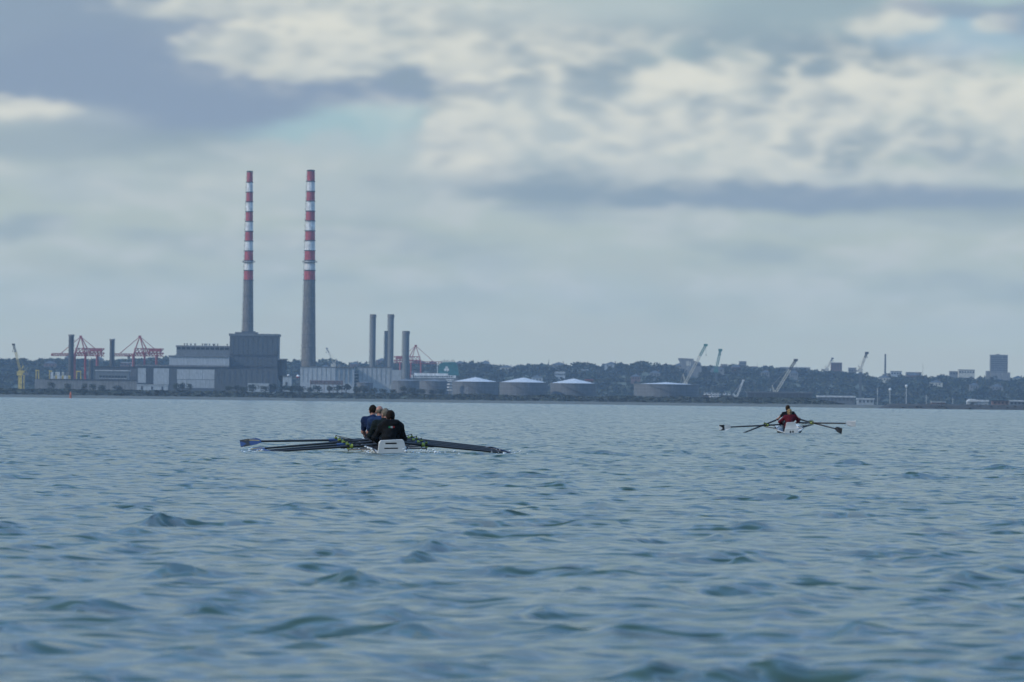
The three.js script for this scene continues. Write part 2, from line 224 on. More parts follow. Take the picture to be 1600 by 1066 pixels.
{
  const ps = [], Ds = []; for (let p = -900; p <= 2500; p += 8) ps.push(p);
  for (let D = 4040; D < 5100; D += 18) Ds.push(D); for (let D = 5100; D < 9300; D += 90) Ds.push(D); Ds.push(10000);
  const pos = [], uv = [], idx = [];
  for (const D of Ds) for (const p of ps) { const x = (p - 800) / F * D; pos.push(x, landY(p, D), -D); uv.push(x / 60, D / 60); }
  for (let j = 0; j < Ds.length - 1; j++) for (let i = 0; i < ps.length - 1; i++) { const a = j * ps.length + i, c = a + ps.length; idx.push(a, a + 1, c, a + 1, c + 1, c); }
  const g = new THREE.BufferGeometry(); g.setAttribute('position', new THREE.Float32BufferAttribute(pos, 3)); g.setAttribute('uv', new THREE.Float32BufferAttribute(uv, 2)); g.setIndex(idx); g.computeVertexNormals();
  const m = new THREE.Mesh(g, MAT.earth); m.name = 'ground'; m.userData.kind = 'structure'; m.receiveShadow = m.castShadow = true; scene.add(m);
}
{ // pale sand left by the tide along the foot of the bank
  const pos = [], uv = [], idx = []; let k = 0;
  for (let p = -700; p <= 1400; p += 8) { const sh = 4640 + 40 * noise(p / 90, 1) - 500 * ss(950, 1390, p); for (let j = 0; j < 6; j++) { const D = sh - 15 + 24 * j, x = (p - 800) / F * D; pos.push(x, landY(p, D) + 0.35 + 0.1 * noise(p / 9, j), -D); uv.push(x / 60, D / 60); if (j < 5 && p < 1400) idx.push(k, k + 6, k + 1, k + 6, k + 7, k + 1); k++; } }
  const g = new THREE.BufferGeometry(); g.setAttribute('position', new THREE.Float32BufferAttribute(pos, 3)); g.setAttribute('uv', new THREE.Float32BufferAttribute(uv, 2)); g.setIndex(idx.filter((i) => i < k)); g.computeVertexNormals();
  const m = new THREE.Mesh(g, M(0.12, 0.115, 0.1, 'earth', 0.95)); m.name = 'beach'; m.userData.kind = 'structure'; m.receiveShadow = true; scene.add(m);
}
// a site: a place by its bearing and distance, and photograph pixels turned into metres about its base
function site(cx, D) {
  const gy = landY(cx, D), b = at(cx, 600, D), s = D / F, base = V(b.x, gy, -D), roll = Math.tan(0.72 * RAD);
  return { base, s, x: (px) => (px - cx) * s, y: (py) => at(cx, py, D).y - gy, r: roll };
}
function box(S, x0, x1, y0, y1, z0, z1) { return bx(S.x(x0), S.x(x1), y1 === null ? -1 : S.y(y1), S.y(y0), z0, z1); }   // pixels across and up (y1 null: down to the ground), metres in depth (z1 nearest)
function put(name, label, category, cx, D, group) { const S = site(cx, D); S.g = thing(name, label, category, S.base, group); return S; }

// chimneys with red and white bands
function chimney(label, cx, cxTop, D, edges, concreteTop, r0, r1, rowTop) {
  const S = put('striped_chimney', label, 'chimney', cx, D, 'striped power station chimneys'), H = S.y(rowTop), rad = (h) => r0 + (r1 - r0) * Math.pow(Math.max(0, h) / H, 0.86);
  const ring = (y0, y1, grow = 0) => { const n = 4, pts = []; for (let i = 0; i <= n; i++) { const h = y0 + (y1 - y0) * i / n; pts.push(new THREE.Vector2(rad(h) + grow, h)); } return new THREE.LatheGeometry(pts, 40); };
  const top = S.y(concreteTop); part('shaft', [ring(-2, top)], MAT.conc, S.g);
  for (let i = 0; i < 7; i++) part('shaft_joint', [ring(top * (0.2 + i * 0.11), top * (0.2 + i * 0.11) + 0.5, 0.12)], MAT.concDark, S.g);
  edges.forEach((e, i) => { if (i === edges.length - 1) return; part(i % 2 ? 'white_band' : 'red_band', [ring(S.y(edges[i + 1]) , S.y(e))], i % 2 ? MAT.white : MAT.red, S.g); });
  for (const e of edges.slice(1)) part('band_ring', [ring(S.y(e) - 0.4, S.y(e) + 0.4, 0.45)], MAT.concDark, S.g);
  const y = S.y(410), gal = part('gallery', [cyl(rad(y) + 2, rad(y) + 2, 0.35, 0, y, 0, 32)], MAT.dark, S.g), rails = [];
  for (let i = 0; i < 24; i++) { const a = i / 24 * 6.283; rails.push(bar(V(Math.cos(a) * (rad(y) + 1.9), y, Math.sin(a) * (rad(y) + 1.9)), V(Math.cos(a) * (rad(y) + 1.9), y + 1.2, Math.sin(a) * (rad(y) + 1.9)), 0.06, 4)); }
  rails.push(new THREE.TorusGeometry(rad(y) + 1.9, 0.07, 5, 40).rotateX(Math.PI / 2).translate(0, y + 1.2, 0)); part('railing', rails, MAT.dark, gal);
  const lad = []; for (let h = 2; h < H - 3; h += 5) lad.push(bar(V(-rad(h) - 0.45, h, 0.8), V(-rad(h + 5) - 0.45, h + 5, 0.8), 0.1, 4), bar(V(-rad(h) - 0.45, h, 1.4), V(-rad(h + 5) - 0.45, h + 5, 1.4), 0.1, 4), new THREE.TorusGeometry(0.7, 0.09, 5, 12).rotateX(Math.PI / 2).translate(-rad(h) - 0.7, h, 1.1));
  part('ladder', lad, MAT.dark, S.g);
  const lip = []; for (let i = 0; i < 10; i++) { const a = i / 10 * 6.283; lip.push(bx(-0.3, 0.3, 0, 1.4, -0.3, 0.3).translate(Math.cos(a) * (r1 - 0.2), H, Math.sin(a) * (r1 - 0.2))); }
  part('flue', [cyl(r1 - 1.2, r1 - 1.2, 1.6, 0, H, 0, 24), ...lip], MAT.dark, S.g);
}
const steps = (a, b) => Array.from({ length: 12 }, (_, i) => a + (b - a) * i / 11);
chimney('slimmer red and white striped chimney rising from the dark power station block', 386, 390, 5620, steps(269.5, 438), 438, 6.6, 2.75, 269.5);
chimney('thicker red and white striped chimney standing clear right of the power station', 481.5, 486.5, 5450, steps(268, 438), 438, 7.4, 3.5, 268);

{ // the main power station
  const S = put('power_station', 'stepped dark grey power station block below the slimmer striped chimney', 'power station', 345, 5560);
  const bh = part('boiler_house', [box(S, 358, 433.5, 524.5, null, -45, 0)], MAT.clad, S.g);
  part('parapet', [box(S, 356.5, 435, 521, 524.5, -46, 0.6)], MAT.cladMid, bh);
  for (let i = 0; i < 10; i++) part('pilaster', [box(S, 361 + i * 7.6, 363.5 + i * 7.6, 527, 597, 0, 0.4)], MAT.clad, bh);
  for (const y of [553, 571]) part('ledge', [box(S, 358.5, 433, y, y + 1.3, 0.56, 1.1)], MAT.dark, bh);
  part('chimney_plinth', [box(S, 365, 400, 518.5, 521, -34, -12), box(S, 375, 396, 516.8, 518.5, -30, -14)], MAT.clad, S.g);
  const th = part('turbine_hall', [box(S, 274.5, 358, 547, null, -40, -3)], MAT.cladMid, S.g);
  part('hall_roof', [box(S, 273.5, 358, 540.5, 543, -41, -2)], MAT.steel, th);
  for (let i = 0; i < 11; i++) part('clerestory_window', [box(S, 275 + i * 7.5, 281.6 + i * 7.5, 543, 547, -38, -3.6)], MAT.glass, th);
  for (let i = 0; i < 12; i++) part('clerestory_post', [box(S, 274.6 + i * 7.5 - (i ? 0.8 : 0), 275 + i * 7.5, 543, 547, -40, -3)], MAT.steel, th);
  for (const [x, w] of [[286, 1.6], [290, 1.8], [296, 2], [302.5, 2.2], [314, 1.6], [318, 2.2], [321, 1.4], [325, 1.8], [332, 3.5], [338, 1.4], [353, 1.6]]) part('roof_vent', [cyl(w * 0.3, w * 0.3, 1.2, S.x(x), S.y(540.5), -14, 10), cyl(w * 0.55, w * 0.45, 0.8, S.x(x), S.y(540.5) + 1.2, -14, 10)], MAT.steel, th);
  const mid = part('middle_tier', [box(S, 264, 358, 558, null, -36, 6)], MAT.pale2, S.g); part('ledge', [box(S, 263, 358, 556.5, 558, -37, 7)], MAT.steel, mid);
  const low = part('lower_tier', [box(S, 214, 358, 574, null, -30, 14)], MAT.clad, S.g); part('ledge', [box(S, 213, 358, 571.5, 574, -31, 15)], MAT.steel, low);
  for (const [a, b, y0, y1] of [[216.5, 229, 577, 600], [241, 265, 577, 602], [277.5, 297, 578, 593.5], [297.4, 317, 578, 593.5], [317.4, 336, 578, 593.5]]) part('cladding_panel', [box(S, a, b, y0, y1, 14, 14.4)], MAT.pale, low);
  for (let i = 0; i < 8; i++) part('cladding_panel', [box(S, 278 + i * 7.3, 285 + i * 7.3, 594.2, 607, 14, 14.3)], MAT.pale2, low);
  for (let i = 0; i < 3; i++) part('loading_door', [box(S, 229.6 + i * 3.7, 232.6 + i * 3.7, 578, 602, 14, 14.2)], MAT.dark, low);
  part('front_block', [box(S, 337, 434, 577, null, 0.6, 15.5)], MAT.concDark, S.g);
  for (let i = 0; i < 11; i++) part('front_rib', [box(S, 341 + i * 8.5, 342.4 + i * 8.5, 578, 600, 15.5, 16)], MAT.clad, S.g);
  const ax = S.x(440), ar = 7.2 * S.s; part('coal_hopper', [cyl(ar, ar, S.y(561) - S.y(586), ax, S.y(586), -6, 28), cyl(ar * 0.35, ar, S.y(586) - S.y(597), ax, S.y(597), -6, 28), cyl(ar * 0.35, ar * 0.35, S.y(597), ax, 0, -6, 16)], MAT.dark, S.g);
  part('hopper_cap', [box(S, 433.6, 448.4, 559.5, 561.2, -16, 3)], MAT.steel, S.g);
  part('low_shed', [box(S, 389, 422, 598.5, null, 16.2, 30)], MAT.pale2, S.g);
}
{ // pale works building right of the thick chimney
  const S = put('works_building', 'long pale windowless works building at the foot of the thicker striped chimney', 'works building', 510, 5400);
  part('wall', [box(S, 469, 525, 574, null, -25, 0)], MAT.pale, S.g); part('wall', [box(S, 525.2, 553, 574.3, null, -26, -0.8)], MAT.pale2, S.g); part('roof_edge', [box(S, 468.6, 553.4, 573, 574, -26, 0.5)], MAT.steel, S.g);
  for (let i = 0; i < 11; i++) part('wall_joint', [box(S, 473 + i * 7.2, 473.4 + i * 7.2, 575.5, 598, -0.8, 0.25)], MAT.steel, S.g);
  const R = put('pipe_rack', 'low rusty red pipe rack in front of the long pale works building', 'pipe rack', 510, 5300), pr = [];
  for (let k = 0; k < 4; k++) part('pipe', [bar(V(R.x(484), R.y(595.5 + k * 1.6), 0), V(R.x(536), R.y(595.5 + k * 1.6), 0), 0.38, 8)], MAT.brick, R.g);
  for (let k = 0; k < 8; k++) part('post', [box(R, 485 + k * 7, 485.7 + k * 7, 594.5, null, -1.2, 1.2)], MAT.brick, R.g);
  const B = put('store_building', 'small pale block between dark hopper and long works building', 'building', 448, 5350); part('wall', [box(B, 441.5, 455, 588.5, null, -12, 0)], MAT.pale2, B.g); part('roof', [box(B, 441, 455.5, 587.5, 588.5, -12.5, 0.5)], MAT.steel, B.g); part('door', [box(B, 446, 449, 597, 604, 0, 0.25)], MAT.dark, B.g); part('vent_dome', [new THREE.SphereGeometry(1.1, 14, 10).translate(B.x(450), B.y(586.6), -5)], MAT.white, B.g);
  const W = put('gas_sphere', 'small white sphere with red lower half on legs beside works building', 'tank', 465.5, 5330), yc = W.y(588.5);
  part('shell', [new THREE.SphereGeometry(1.6, 20, 10, 0, 6.283, 0, Math.PI / 2).translate(0, yc, 0)], MAT.white, W.g); part('lower_shell', [new THREE.SphereGeometry(1.6, 20, 10, 0, 6.283, Math.PI / 2, Math.PI / 2).translate(0, yc, 0)], MAT.red, W.g);
  for (const a of [0.8, 2.4, 3.9, 5.5]) part('leg', [bar(V(1.2 * Math.cos(a), -1, 1.2 * Math.sin(a)), V(1.2 * Math.cos(a), yc, 1.2 * Math.sin(a)), 0.15)], MAT.steel, W.g);
}
{ // second, paler power station and its four stacks
  const S = put('generating_hall', 'pale grey generating hall beneath the group of four plain stacks', 'power station', 600, 5420);
  part('hall', [box(S, 560, 612, 575, null, -26, 0)], MAT.pale2, S.g); part('hall', [box(S, 612.3, 632, 578, null, -24, 1)], MAT.pale2, S.g); part('roof_edge', [box(S, 559.5, 612.2, 573.8, 575, -27, 0.4)], MAT.steel, S.g);
  for (let i = 0; i < 7; i++) part('wall_joint', [box(S, 566 + i * 7.2, 566.5 + i * 7.2, 576, 600, 0, 0.3)], MAT.steel, S.g);
  part('stair_tower', [box(S, 552.8, 559.4, 581, null, -14, -2)], MAT.cladMid, S.g); for (let i = 0; i < 4; i++) part('landing', [box(S, 552.4, 559, 584 + i * 5, 584.8 + i * 5, -2, 1)], MAT.white, S.g);
  part('pipe_frame', truss(V(S.x(634), 0, -6), V(S.x(634), S.y(578), -6), 5, 6, 5, 0.25), MAT.dark, S.g); part('pipe_frame', truss(V(S.x(642), 0, -6), V(S.x(642), S.y(580), -6), 5, 5, 5, 0.22), MAT.dark, S.g);
  const stack = (label, cx, top, w, D) => { const P = put('plain_stack', label, 'stack', cx, D, 'plain grey stacks'), r = w / 2 * P.s, h = P.y(top); part('shaft', [cyl(r * 0.98, r * 0.95, h, 0, -1, 0, 28)], MAT.cladMid, P.g); part('rim', [cyl(r * 1.1, r * 1.1, 2.2, 0, h - 3.4, 0, 28)], MAT.steel, P.g); part('lip', [cyl(r * 1.04, r * 1.04, 0.6, 0, h - 1.1, 0, 28)], MAT.dark, P.g); part('ladder', [bar(V(-r - 0.3, 0, 0.5), V(-r - 0.3, h - 4, 0.5), 0.12, 4), bar(V(-r - 0.3, 0, 1.1), V(-r - 0.3, h - 4, 1.1), 0.12, 4)], MAT.dark, P.g); for (let k = 1; k < 5; k++) part('shaft_ring', [cyl(r * 1.02, r * 1.02, 0.4, 0, h * k / 5.4, 0, 28)], MAT.steel, P.g); };
  stack('leftmost tall plain stack of the four on the pale hall', 581.5, 490.5, 9.6, 5430); stack('tall plain stack at the centre, overlapping a slimmer shorter one', 609.5, 490.5, 9.8, 5425); stack('slim short stack half hidden behind the central tall stack', 602.8, 516.5, 6.4, 5480); stack('short wide plain stack rightmost of the four on the pale hall', 633.3, 516.5, 11.2, 5400);
}
// dark stacks among the container cranes
for (const [label, cx, top, w, D] of [['rough dark stack beside the left container crane', 110.3, 521.5, 8.6, 5650], ['smooth dark stack between the two left container cranes', 174, 528.5, 7.4, 5700], ['squat dark stack stump behind the low office building', 141.5, 560, 7.6, 5640]]) {
  const P = put('dark_stack', label, 'stack', cx, D, 'dark stacks among the cranes'), r = w / 2 * P.s, h = P.y(top); part('shaft', [cyl(r, r * 0.95, h, 0, -1, 0, 24)], MAT.dark, P.g); part('rim', [cyl(r * 1.14, r * 1.14, 1.6, 0, h - 2.4, 0, 24)], MAT.steel, P.g);
  if (top === 521.5) for (let k = 0; k < 9; k++) part('platform', [cyl(r * (1.12 + 0.12 * (k % 2)), r * 1.12, 0.7, 0, h * (0.2 + k * 0.085), 0, 14)], MAT.dark, P.g); else part('ladder', [bar(V(r + 0.3, 0, 0), V(r + 0.3, h, 0), 0.2, 4)], MAT.steel, P.g);
}
// ship-to-shore container cranes
function containerCrane(label, apexPx, D, flip) {
  const S = site(apexPx, D), t = thing('container_crane', label, 'crane', S.base, 'red container cranes'), k = S.y(flip ? 539 : 524.5) / 59;
  const q = (x, y, z) => V(x * k, y * k, z * k), m = MAT.craneRed;
  for (const z of [-8, 8]) { for (const x of [-6, 5, 17]) { const l = part('leg', [bar(q(x, 0, z), q(x, 40, z), x === 5 ? 0.55 : 0.8, 4)], x === 5 ? MAT.red : m, t); part('bogie', [bx(x * k - 1.6, x * k + 1.6, 0.02, 1.6, z * k - 1, z * k + 1)], MAT.dark, l); } part('portal_beam', [bar(q(-6, 12, z), q(17, 12, z), 0.55, 4)], m, t); }
  const boom = part('boom', [...truss(q(-28, 39.5, -3), q(-5, 39.5, -3), 1.6, 2.4, 9, 0.25), ...truss(q(-28, 39.5, 3), q(-5, 39.5, 3), 1.6, 2.4, 9, 0.25)], m, t); part('boom_tip', [bx(-29.5 * k, -28 * k, 38 * k, 40.5 * k, -4 * k, 4 * k)], m, boom);
  part('girder', [...truss(q(-5, 40, -3), q(24, 40, -3), 1.8, 2.6, 10, 0.32), ...truss(q(-5, 40, 3), q(24, 40, 3), 1.8, 2.6, 10, 0.32)], m, t);
  part('upper_truss', truss(q(-5, 44, 0), q(24, 44, 0), 5, 4, 8, 0.36), m, t); part('machinery_house', [bx(10 * k, 22 * k, 43 * k, 46.4 * k, -4 * k, 4 * k)], m, t); part('cab', [bx(-12 * k, -9.5 * k, 35.5 * k, 38 * k, -1.4 * k, 1.4 * k)], MAT.cream, t); part('trolley', [bx(-14 * k, -8 * k, 38 * k, 39 * k, -3.4 * k, 3.4 * k)], MAT.dark, t);
  for (const z of [-5, 5]) for (const x of [-6, 5, 10]) part('mast_leg', [bar(q(x, 40, z), q(0, 58.4, z * 0.25), 0.42, 5)], m, t);
  part('mast_head', [bx(-1.3 * k, 1.3 * k, 57.4 * k, 59 * k, -1.8 * k, 1.8 * k)], m, t);
  for (const z of [-3, 3]) { part('stay', [bar(q(0, 58, z * 0.4), q(-20, 40.6, z), 0.24, 4)], m, t); part('stay', [bar(q(0, 58, z * 0.4), q(16, 45, z), 0.24, 4)], m, t); }
  if (flip) t.rotation.y = Math.PI; return t;
}
containerCrane('red container crane beside the rough dark stack, leftmost of three', 125, 5715, false);
containerCrane('red container crane just left of the stepped power station', 217.3, 5720, false);
containerCrane('red container crane right of the four plain stacks, boom to the right', 648.8, 6500, true);

// slewing cranes with a lattice jib: foot and tip in photograph pixels
function jibCrane(label, fx, fy, tx, ty, D, jibMat, tipMat, w, group) {
  const S = put('harbour_crane', label, 'crane', fx, D, group), f = V(0, S.y(fy), 0), t = V(S.x(tx), S.y(ty), 0), d = V().subVectors(t, f), sgn = Math.sign(d.x) || 1, a = f.clone().addScaledVector(d, 0.72);
  const jib = part('jib', truss(f, a, w, w, 9, w * 0.13), jibMat, S.g); part('jib_tip', truss(a, t, w * 0.9, w * 0.9, 4, w * 0.17), tipMat, S.g); part('jib_head', [new THREE.BoxGeometry(w * 1.9, w * 1.1, w * 1.2).translate(t.x, t.y, 0)], tipMat, S.g);
  part('hoist_rope', [bar(t, V(t.x + sgn * 0.6, t.y - d.length() * 0.22, 0), 0.1, 4), bx(t.x + sgn * 0.6 - 0.35, t.x + sgn * 0.6 + 0.35, t.y - d.length() * 0.22 - 1.2, t.y - d.length() * 0.22, -0.3, 0.3)], MAT.dark, S.g);
  const c = part('cab', [bx(-3.2, 2.4, f.y - 3.4, f.y + 0.4, -2, 2)], jibMat, S.g); part('cab_window', [bx(sgn * 2.42 - 0.03, sgn * 2.42 + 0.03, f.y - 1.8, f.y - 0.4, -1.4, 1.4)], MAT.glass, c); part('counterweight', [bx(-sgn * 6 - 1.5, -sgn * 6 + 1.5, f.y - 3.2, f.y - 0.8, -1.8, 1.8), bar(V(0, f.y - 2, 0), V(-sgn * 6, f.y - 2, 0), 0.6, 4)], MAT.steel, S.g);
  const p = V(-sgn * 2.6, f.y + d.length() * 0.22, 0); part('mast', [bar(V(-sgn, f.y, 0), p, 0.3, 4), bar(V(sgn, f.y, 0), p, 0.3, 4)], jibMat, S.g); part('stay', [bar(p, t, 0.09, 4), bar(p, V(-sgn * 6, f.y - 1, 0), 0.12, 4)], jibMat, S.g);
  part('pedestal', [bx(-1.5, 1.5, -1, f.y - 3.4, -1.5, 1.5)], jibMat === MAT.yellow ? jibMat : MAT.clad, S.g); return S;
}
jibCrane('yellow harbour crane with thin raised jib at the far left shore', 31.5, 581, 20, 538.5, 5500, MAT.yellow, MAT.dark, 1.5);
jibCrane('thin pale crane jib leaning left behind the long works building', 521, 569, 509.8, 544.5, 6600, MAT.cream, MAT.steel, 1.1);
jibCrane('tall crane with green tip leaning right beside the flared stand', 1071, 599, 1102, 539, 6300, MAT.cream, MAT.green, 2.2);
jibCrane('short upright green crane on the hill skyline', 1119, 578, 1125, 547, 7600, MAT.green, MAT.green, 2.6);
jibCrane('small white leaning jib low on the dark headland', 1151, 622, 1161.5, 594.5, 5000, MAT.white, MAT.white, 1.1);
jibCrane('long pale crane jib with dark tip above the headland', 1211, 616, 1243, 562.5, 5900, MAT.cream, MAT.dark, 2.2);
jibCrane('short crane jib with dark tip beside the square dark hill block', 1292, 576, 1300.5, 560, 8200, MAT.cream, MAT.dark, 1.7);
jibCrane('pale crane with dark tip near the thin lone chimney', 1344.5, 577, 1354, 551.5, 6800, MAT.cream, MAT.dark, 2.2);

// fuel tanks along the shore
function tank(label, x0, x1, rim, apex, foot, D, roofMat = MAT.roof, hoops = 3) {
  const c = (x0 + x1) / 2, S = put('storage_tank', label, 'tank', c, D, 'round fuel storage tanks'), R = (x1 - x0) / 2 * S.s, h = S.y(rim), a = S.y(apex);
  part('wall', [cyl(R, R, h + 1, 0, -1, 0, 48, true)], MAT.tank, S.g); const rf = part('roof', [new THREE.ConeGeometry(R * 1.015, a - h, 48, 1, true).translate(0, h + (a - h) / 2, 0)], roofMat, S.g); part('roof_vent', [cyl(0.5, 0.5, 1.1, 0, a - 0.3, 0, 8)], MAT.steel, rf);
  part('rim', [new THREE.TorusGeometry(R * 1.012, 0.28, 6, 48).rotateX(Math.PI / 2).translate(0, h, 0)], MAT.steel, S.g); for (let k = 1; k <= hoops; k++) part('hoop', [new THREE.TorusGeometry(R + 0.05, 0.14, 5, 48).rotateX(Math.PI / 2).translate(0, h * k / (hoops + 1), 0)], MAT.steel, S.g);
  const st = []; for (let k = 0; k < 26; k++) { const b = 0.5 + k / 26 * 1.7; st.push(bx(-0.7, 0.7, -0.1, 0.1, -0.5, 0.5).rotateY(-b).translate(Math.cos(b) * (R + 0.6), h * k / 26, Math.sin(b) * (R + 0.6))); } part('stair', st, MAT.steel, S.g); return S;
}
tank('small dark tank in front of the pale generating hall', 557, 583, 598.5, 596, 605, 5100, MAT.dark, 1);
tank('grey low domed tank right below the wide short stack', 612, 655, 595.5, 592.5, 609, 5180, MAT.tank); tank('grey low domed tank beside the white spiral stair', 655.6, 701, 596, 593, 609, 5220, MAT.tank);
tank('leftmost tank with a bright pale conical roof', 706.5, 779, 597, 589.5, 616, 5080); tank('middle tank with a bright pale conical roof', 780.5, 855, 598, 590, 616, 5120); tank('rightmost tank with a bright pale conical roof', 860, 932, 599.5, 591.5, 616, 5150);
tank('broad low tank with a nearly flat roof, standing apart to the right', 990.5, 1092, 601, 597.5, 616, 5100, MAT.roof, 4);
{ const S = put('spiral_stair', 'white stair tower between the domed and conical roofed tanks', 'stair tower', 702.5, 5060); part('post', [cyl(0.5, 0.5, S.y(594), 0, -1, 0, 8)], MAT.steel, S.g); for (let k = 0; k < 4; k++) part('landing', [bx(-2, 2, -0.35, 0.35, -1.4, 1.4).rotateY(k).translate(0, S.y(596 + k * 4.6), 0)], MAT.white, S.g); part('bridge', [box(S, 697, 709, 593, 594.2, -1, 1)], MAT.white, S.g); }
{ // moored ferry with teal funnel
  const S = put('ferry', 'white ferry with teal funnel and white three-leafed emblem behind the tanks', 'ferry', 680, 6100);
  part('hull', [box(S, 640, 716, 590.5, null, -9, 9)], MAT.cladMid, S.g); const d = part('deck', [box(S, 642, 712, 586.5, 590.5, -8.5, 8.5)], MAT.white, S.g); part('upper_deck', [box(S, 646, 700, 583.5, 586.5, -7.5, 7.5)], MAT.white, d);
  for (let i = 0; i < 18; i++) part('deck_window', [box(S, 645 + i * 3.5, 647.3 + i * 3.5, 587.6, 589.2, 8.5, 8.7)], MAT.glass, d);
  const sh = new THREE.Shape([[683.5, 586.4], [687, 569], [692, 566.5], [711, 566], [714, 571], [717, 586.4]].map(([x, y]) => new THREE.Vector2(S.x(x), S.y(y)))); const fu = part('funnel', [new THREE.ExtrudeGeometry(sh, { depth: 7, bevelEnabled: true, bevelSize: 0.3, bevelThickness: 0.4, bevelSegments: 2 }).translate(0, 0, -3.5)], MAT.teal, S.g);
  const cx = S.x(697.5), cy = S.y(576.5), leaf = []; for (const a of [Math.PI / 2, Math.PI / 2 + 2.09, Math.PI / 2 - 2.09]) leaf.push(new THREE.CylinderGeometry(1.35, 1.35, 0.25, 18).rotateX(Math.PI / 2).translate(cx + Math.cos(a) * 1.5, cy + Math.sin(a) * 1.5, 4.05)); leaf.push(bar(V(cx, cy, 4.05), V(cx + 1, cy - 3, 4.05), 0.3)); part('emblem', leaf, MAT.white, fu);
  for (let i = 0; i < 9; i++) part('exhaust_pipe', [cyl(0.35, 0.35, 1.6 + (i * 7 % 5) * 0.4, S.x(689 + i * 2.6), S.y(566.4), 0, 8)], MAT.dark, fu); part('mast', [bar(V(S.x(683), S.y(584), 0), V(S.x(683), S.y(567), 0), 0.35, 6)], MAT.white, S.g);
}
{ // low buildings and yard between the cranes
  const S = put('office_building', 'low grey office building with a row of dark windows below the cranes', 'building', 176, 5480); part('wall', [box(S, 149, 201, 580, null, -14, 0)], MAT.cladMid, S.g); part('roof', [box(S, 148, 202, 578.5, 580, -15, 0.6)], MAT.roof, S.g);
  for (let i = 0; i < 9; i++) { const w = part('window', [box(S, 155 + i * 4.8, 158.8 + i * 4.8, 587, 591, 0, 0.15)], MAT.glass, S.g); part('sill', [box(S, 154.8 + i * 4.8, 159 + i * 4.8, 591, 591.6, 0, 0.4)], MAT.white, w); }
  const B = put('dark_shed', 'long dark flat-roofed shed behind the low office building', 'shed', 178, 5600); part('wall', [box(B, 146, 214, 574, null, -16, 0)], MAT.clad, B.g); part('roof', [box(B, 145, 213.8, 572.5, 574, -17, 0.5)], MAT.dark, B.g); for (let i = 0; i < 6; i++) part('door', [box(B, 203 + i * 1.8, 204.2 + i * 1.8, 576.5, 588, 0, 0.25)], MAT.steel, B.g);
  const Q = put('quay_wall', 'long grey harbour wall with a dark capping along the left shore', 'wall', 155, 5050); for (let i = 0; i < 20; i++) part('wall_panel', [box(Q, 70 + i * 7.2, 76.9 + i * 7.2, 594.5, null, -1, 0)], MAT.wall, Q.g); part('coping', [box(Q, 70, 213.5, 593, 594.5, -1.3, 0.4)], MAT.dark, Q.g);
  const K = put('low_white_wall', 'pale low shed below the wide doors of the power station', 'shed', 225, 5300); part('wall', [box(K, 192, 262, 602, null, -6, 0)], MAT.pale, K.g); part('roof', [box(K, 191.5, 262.5, 601, 602, -6.4, 0.4)], MAT.roof, K.g); for (let i = 0; i < 4; i++) part('door', [box(K, 252 - i * 16, 255 - i * 16, 604, 609, 0, 0.15)], MAT.dark, K.g);
  for (const [cx, w, y0, label] of [[58, 4, 579, 'yellow portal straddle frame leftmost in the container yard'], [78.5, 3, 580, 'yellow portal straddle frame left of the white containers'], [122.5, 6.5, 580.5, 'wide yellow portal straddle frame beside the rough dark stack'], [33, 8, 580, 'yellow portal frame at the foot of the far left crane']]) {
    const P = put('straddle_carrier', label, 'straddle carrier', cx, 5560, 'yellow straddle carriers'); for (const s of [-1, 1]) for (const z of [-2, 2]) { const l = part('leg', [bx(s * w / 2 * P.s - 0.35, s * w / 2 * P.s + 0.35, 0.8, P.y(y0) - 0.6, z - 0.35, z + 0.35)], MAT.yellow, P.g); part('wheel', [new THREE.CylinderGeometry(0.8, 0.8, 0.5, 14).rotateZ(Math.PI / 2).translate(s * w / 2 * P.s, 0.8, z)], MAT.dark, l); } part('top_frame', [bx(-w / 2 * P.s - 0.5, w / 2 * P.s + 0.5, P.y(y0) - 0.6, P.y(y0) + 0.6, -2.6, 2.6)], MAT.yellow, P.g);
  }
  const Y = put('yard_terrace', 'long dark raised quay terrace under the pale containers', 'terrace', 85, 5540); part('wall', [box(Y, 54, 112, 592.7, null, -9, 0.4)], MAT.wall, Y.g); part('coping', [box(Y, 53.6, 112.4, 592.5, 592.7, -9.3, 0.7)], MAT.dark, Y.g);
  const r = rng(12), cm = [MAT.white, MAT.cream, MAT.pale, MAT.white, MAT.yellow, MAT.steel]; let n = 0;
  const words = ['leftmost', 'second', 'third', 'fourth', 'fifth', 'sixth', 'seventh', 'eighth', 'rightmost'];
  for (let i = 0; i < 9; i++) { const x = 80.5 + i * 3.4, hi = [2, 1, 2, 2, 1, 2, 1, 2, 1][i]; for (let k = 0; k < hi; k++) { const P = site(x, 5540), m = cm[(i * 2 + k * 3) % 6], c = thing('shipping_container', `${['lower', 'upper'][k]} pale container in the ${words[i]} stack of the yard left of the cranes`, 'container', V(P.base.x, P.base.y + P.y(592.5) + k * 3.3, P.base.z), 'containers in the yard'); part('body', [bx(-0.95, 0.95, 0.02, 3.2, -6, 0)], m, c); for (const s of [-0.5, 0.5]) part('door', [bx(s - 0.42, s + 0.42, 0.2, 3, 0, 0.08)], m, c);  } }
}
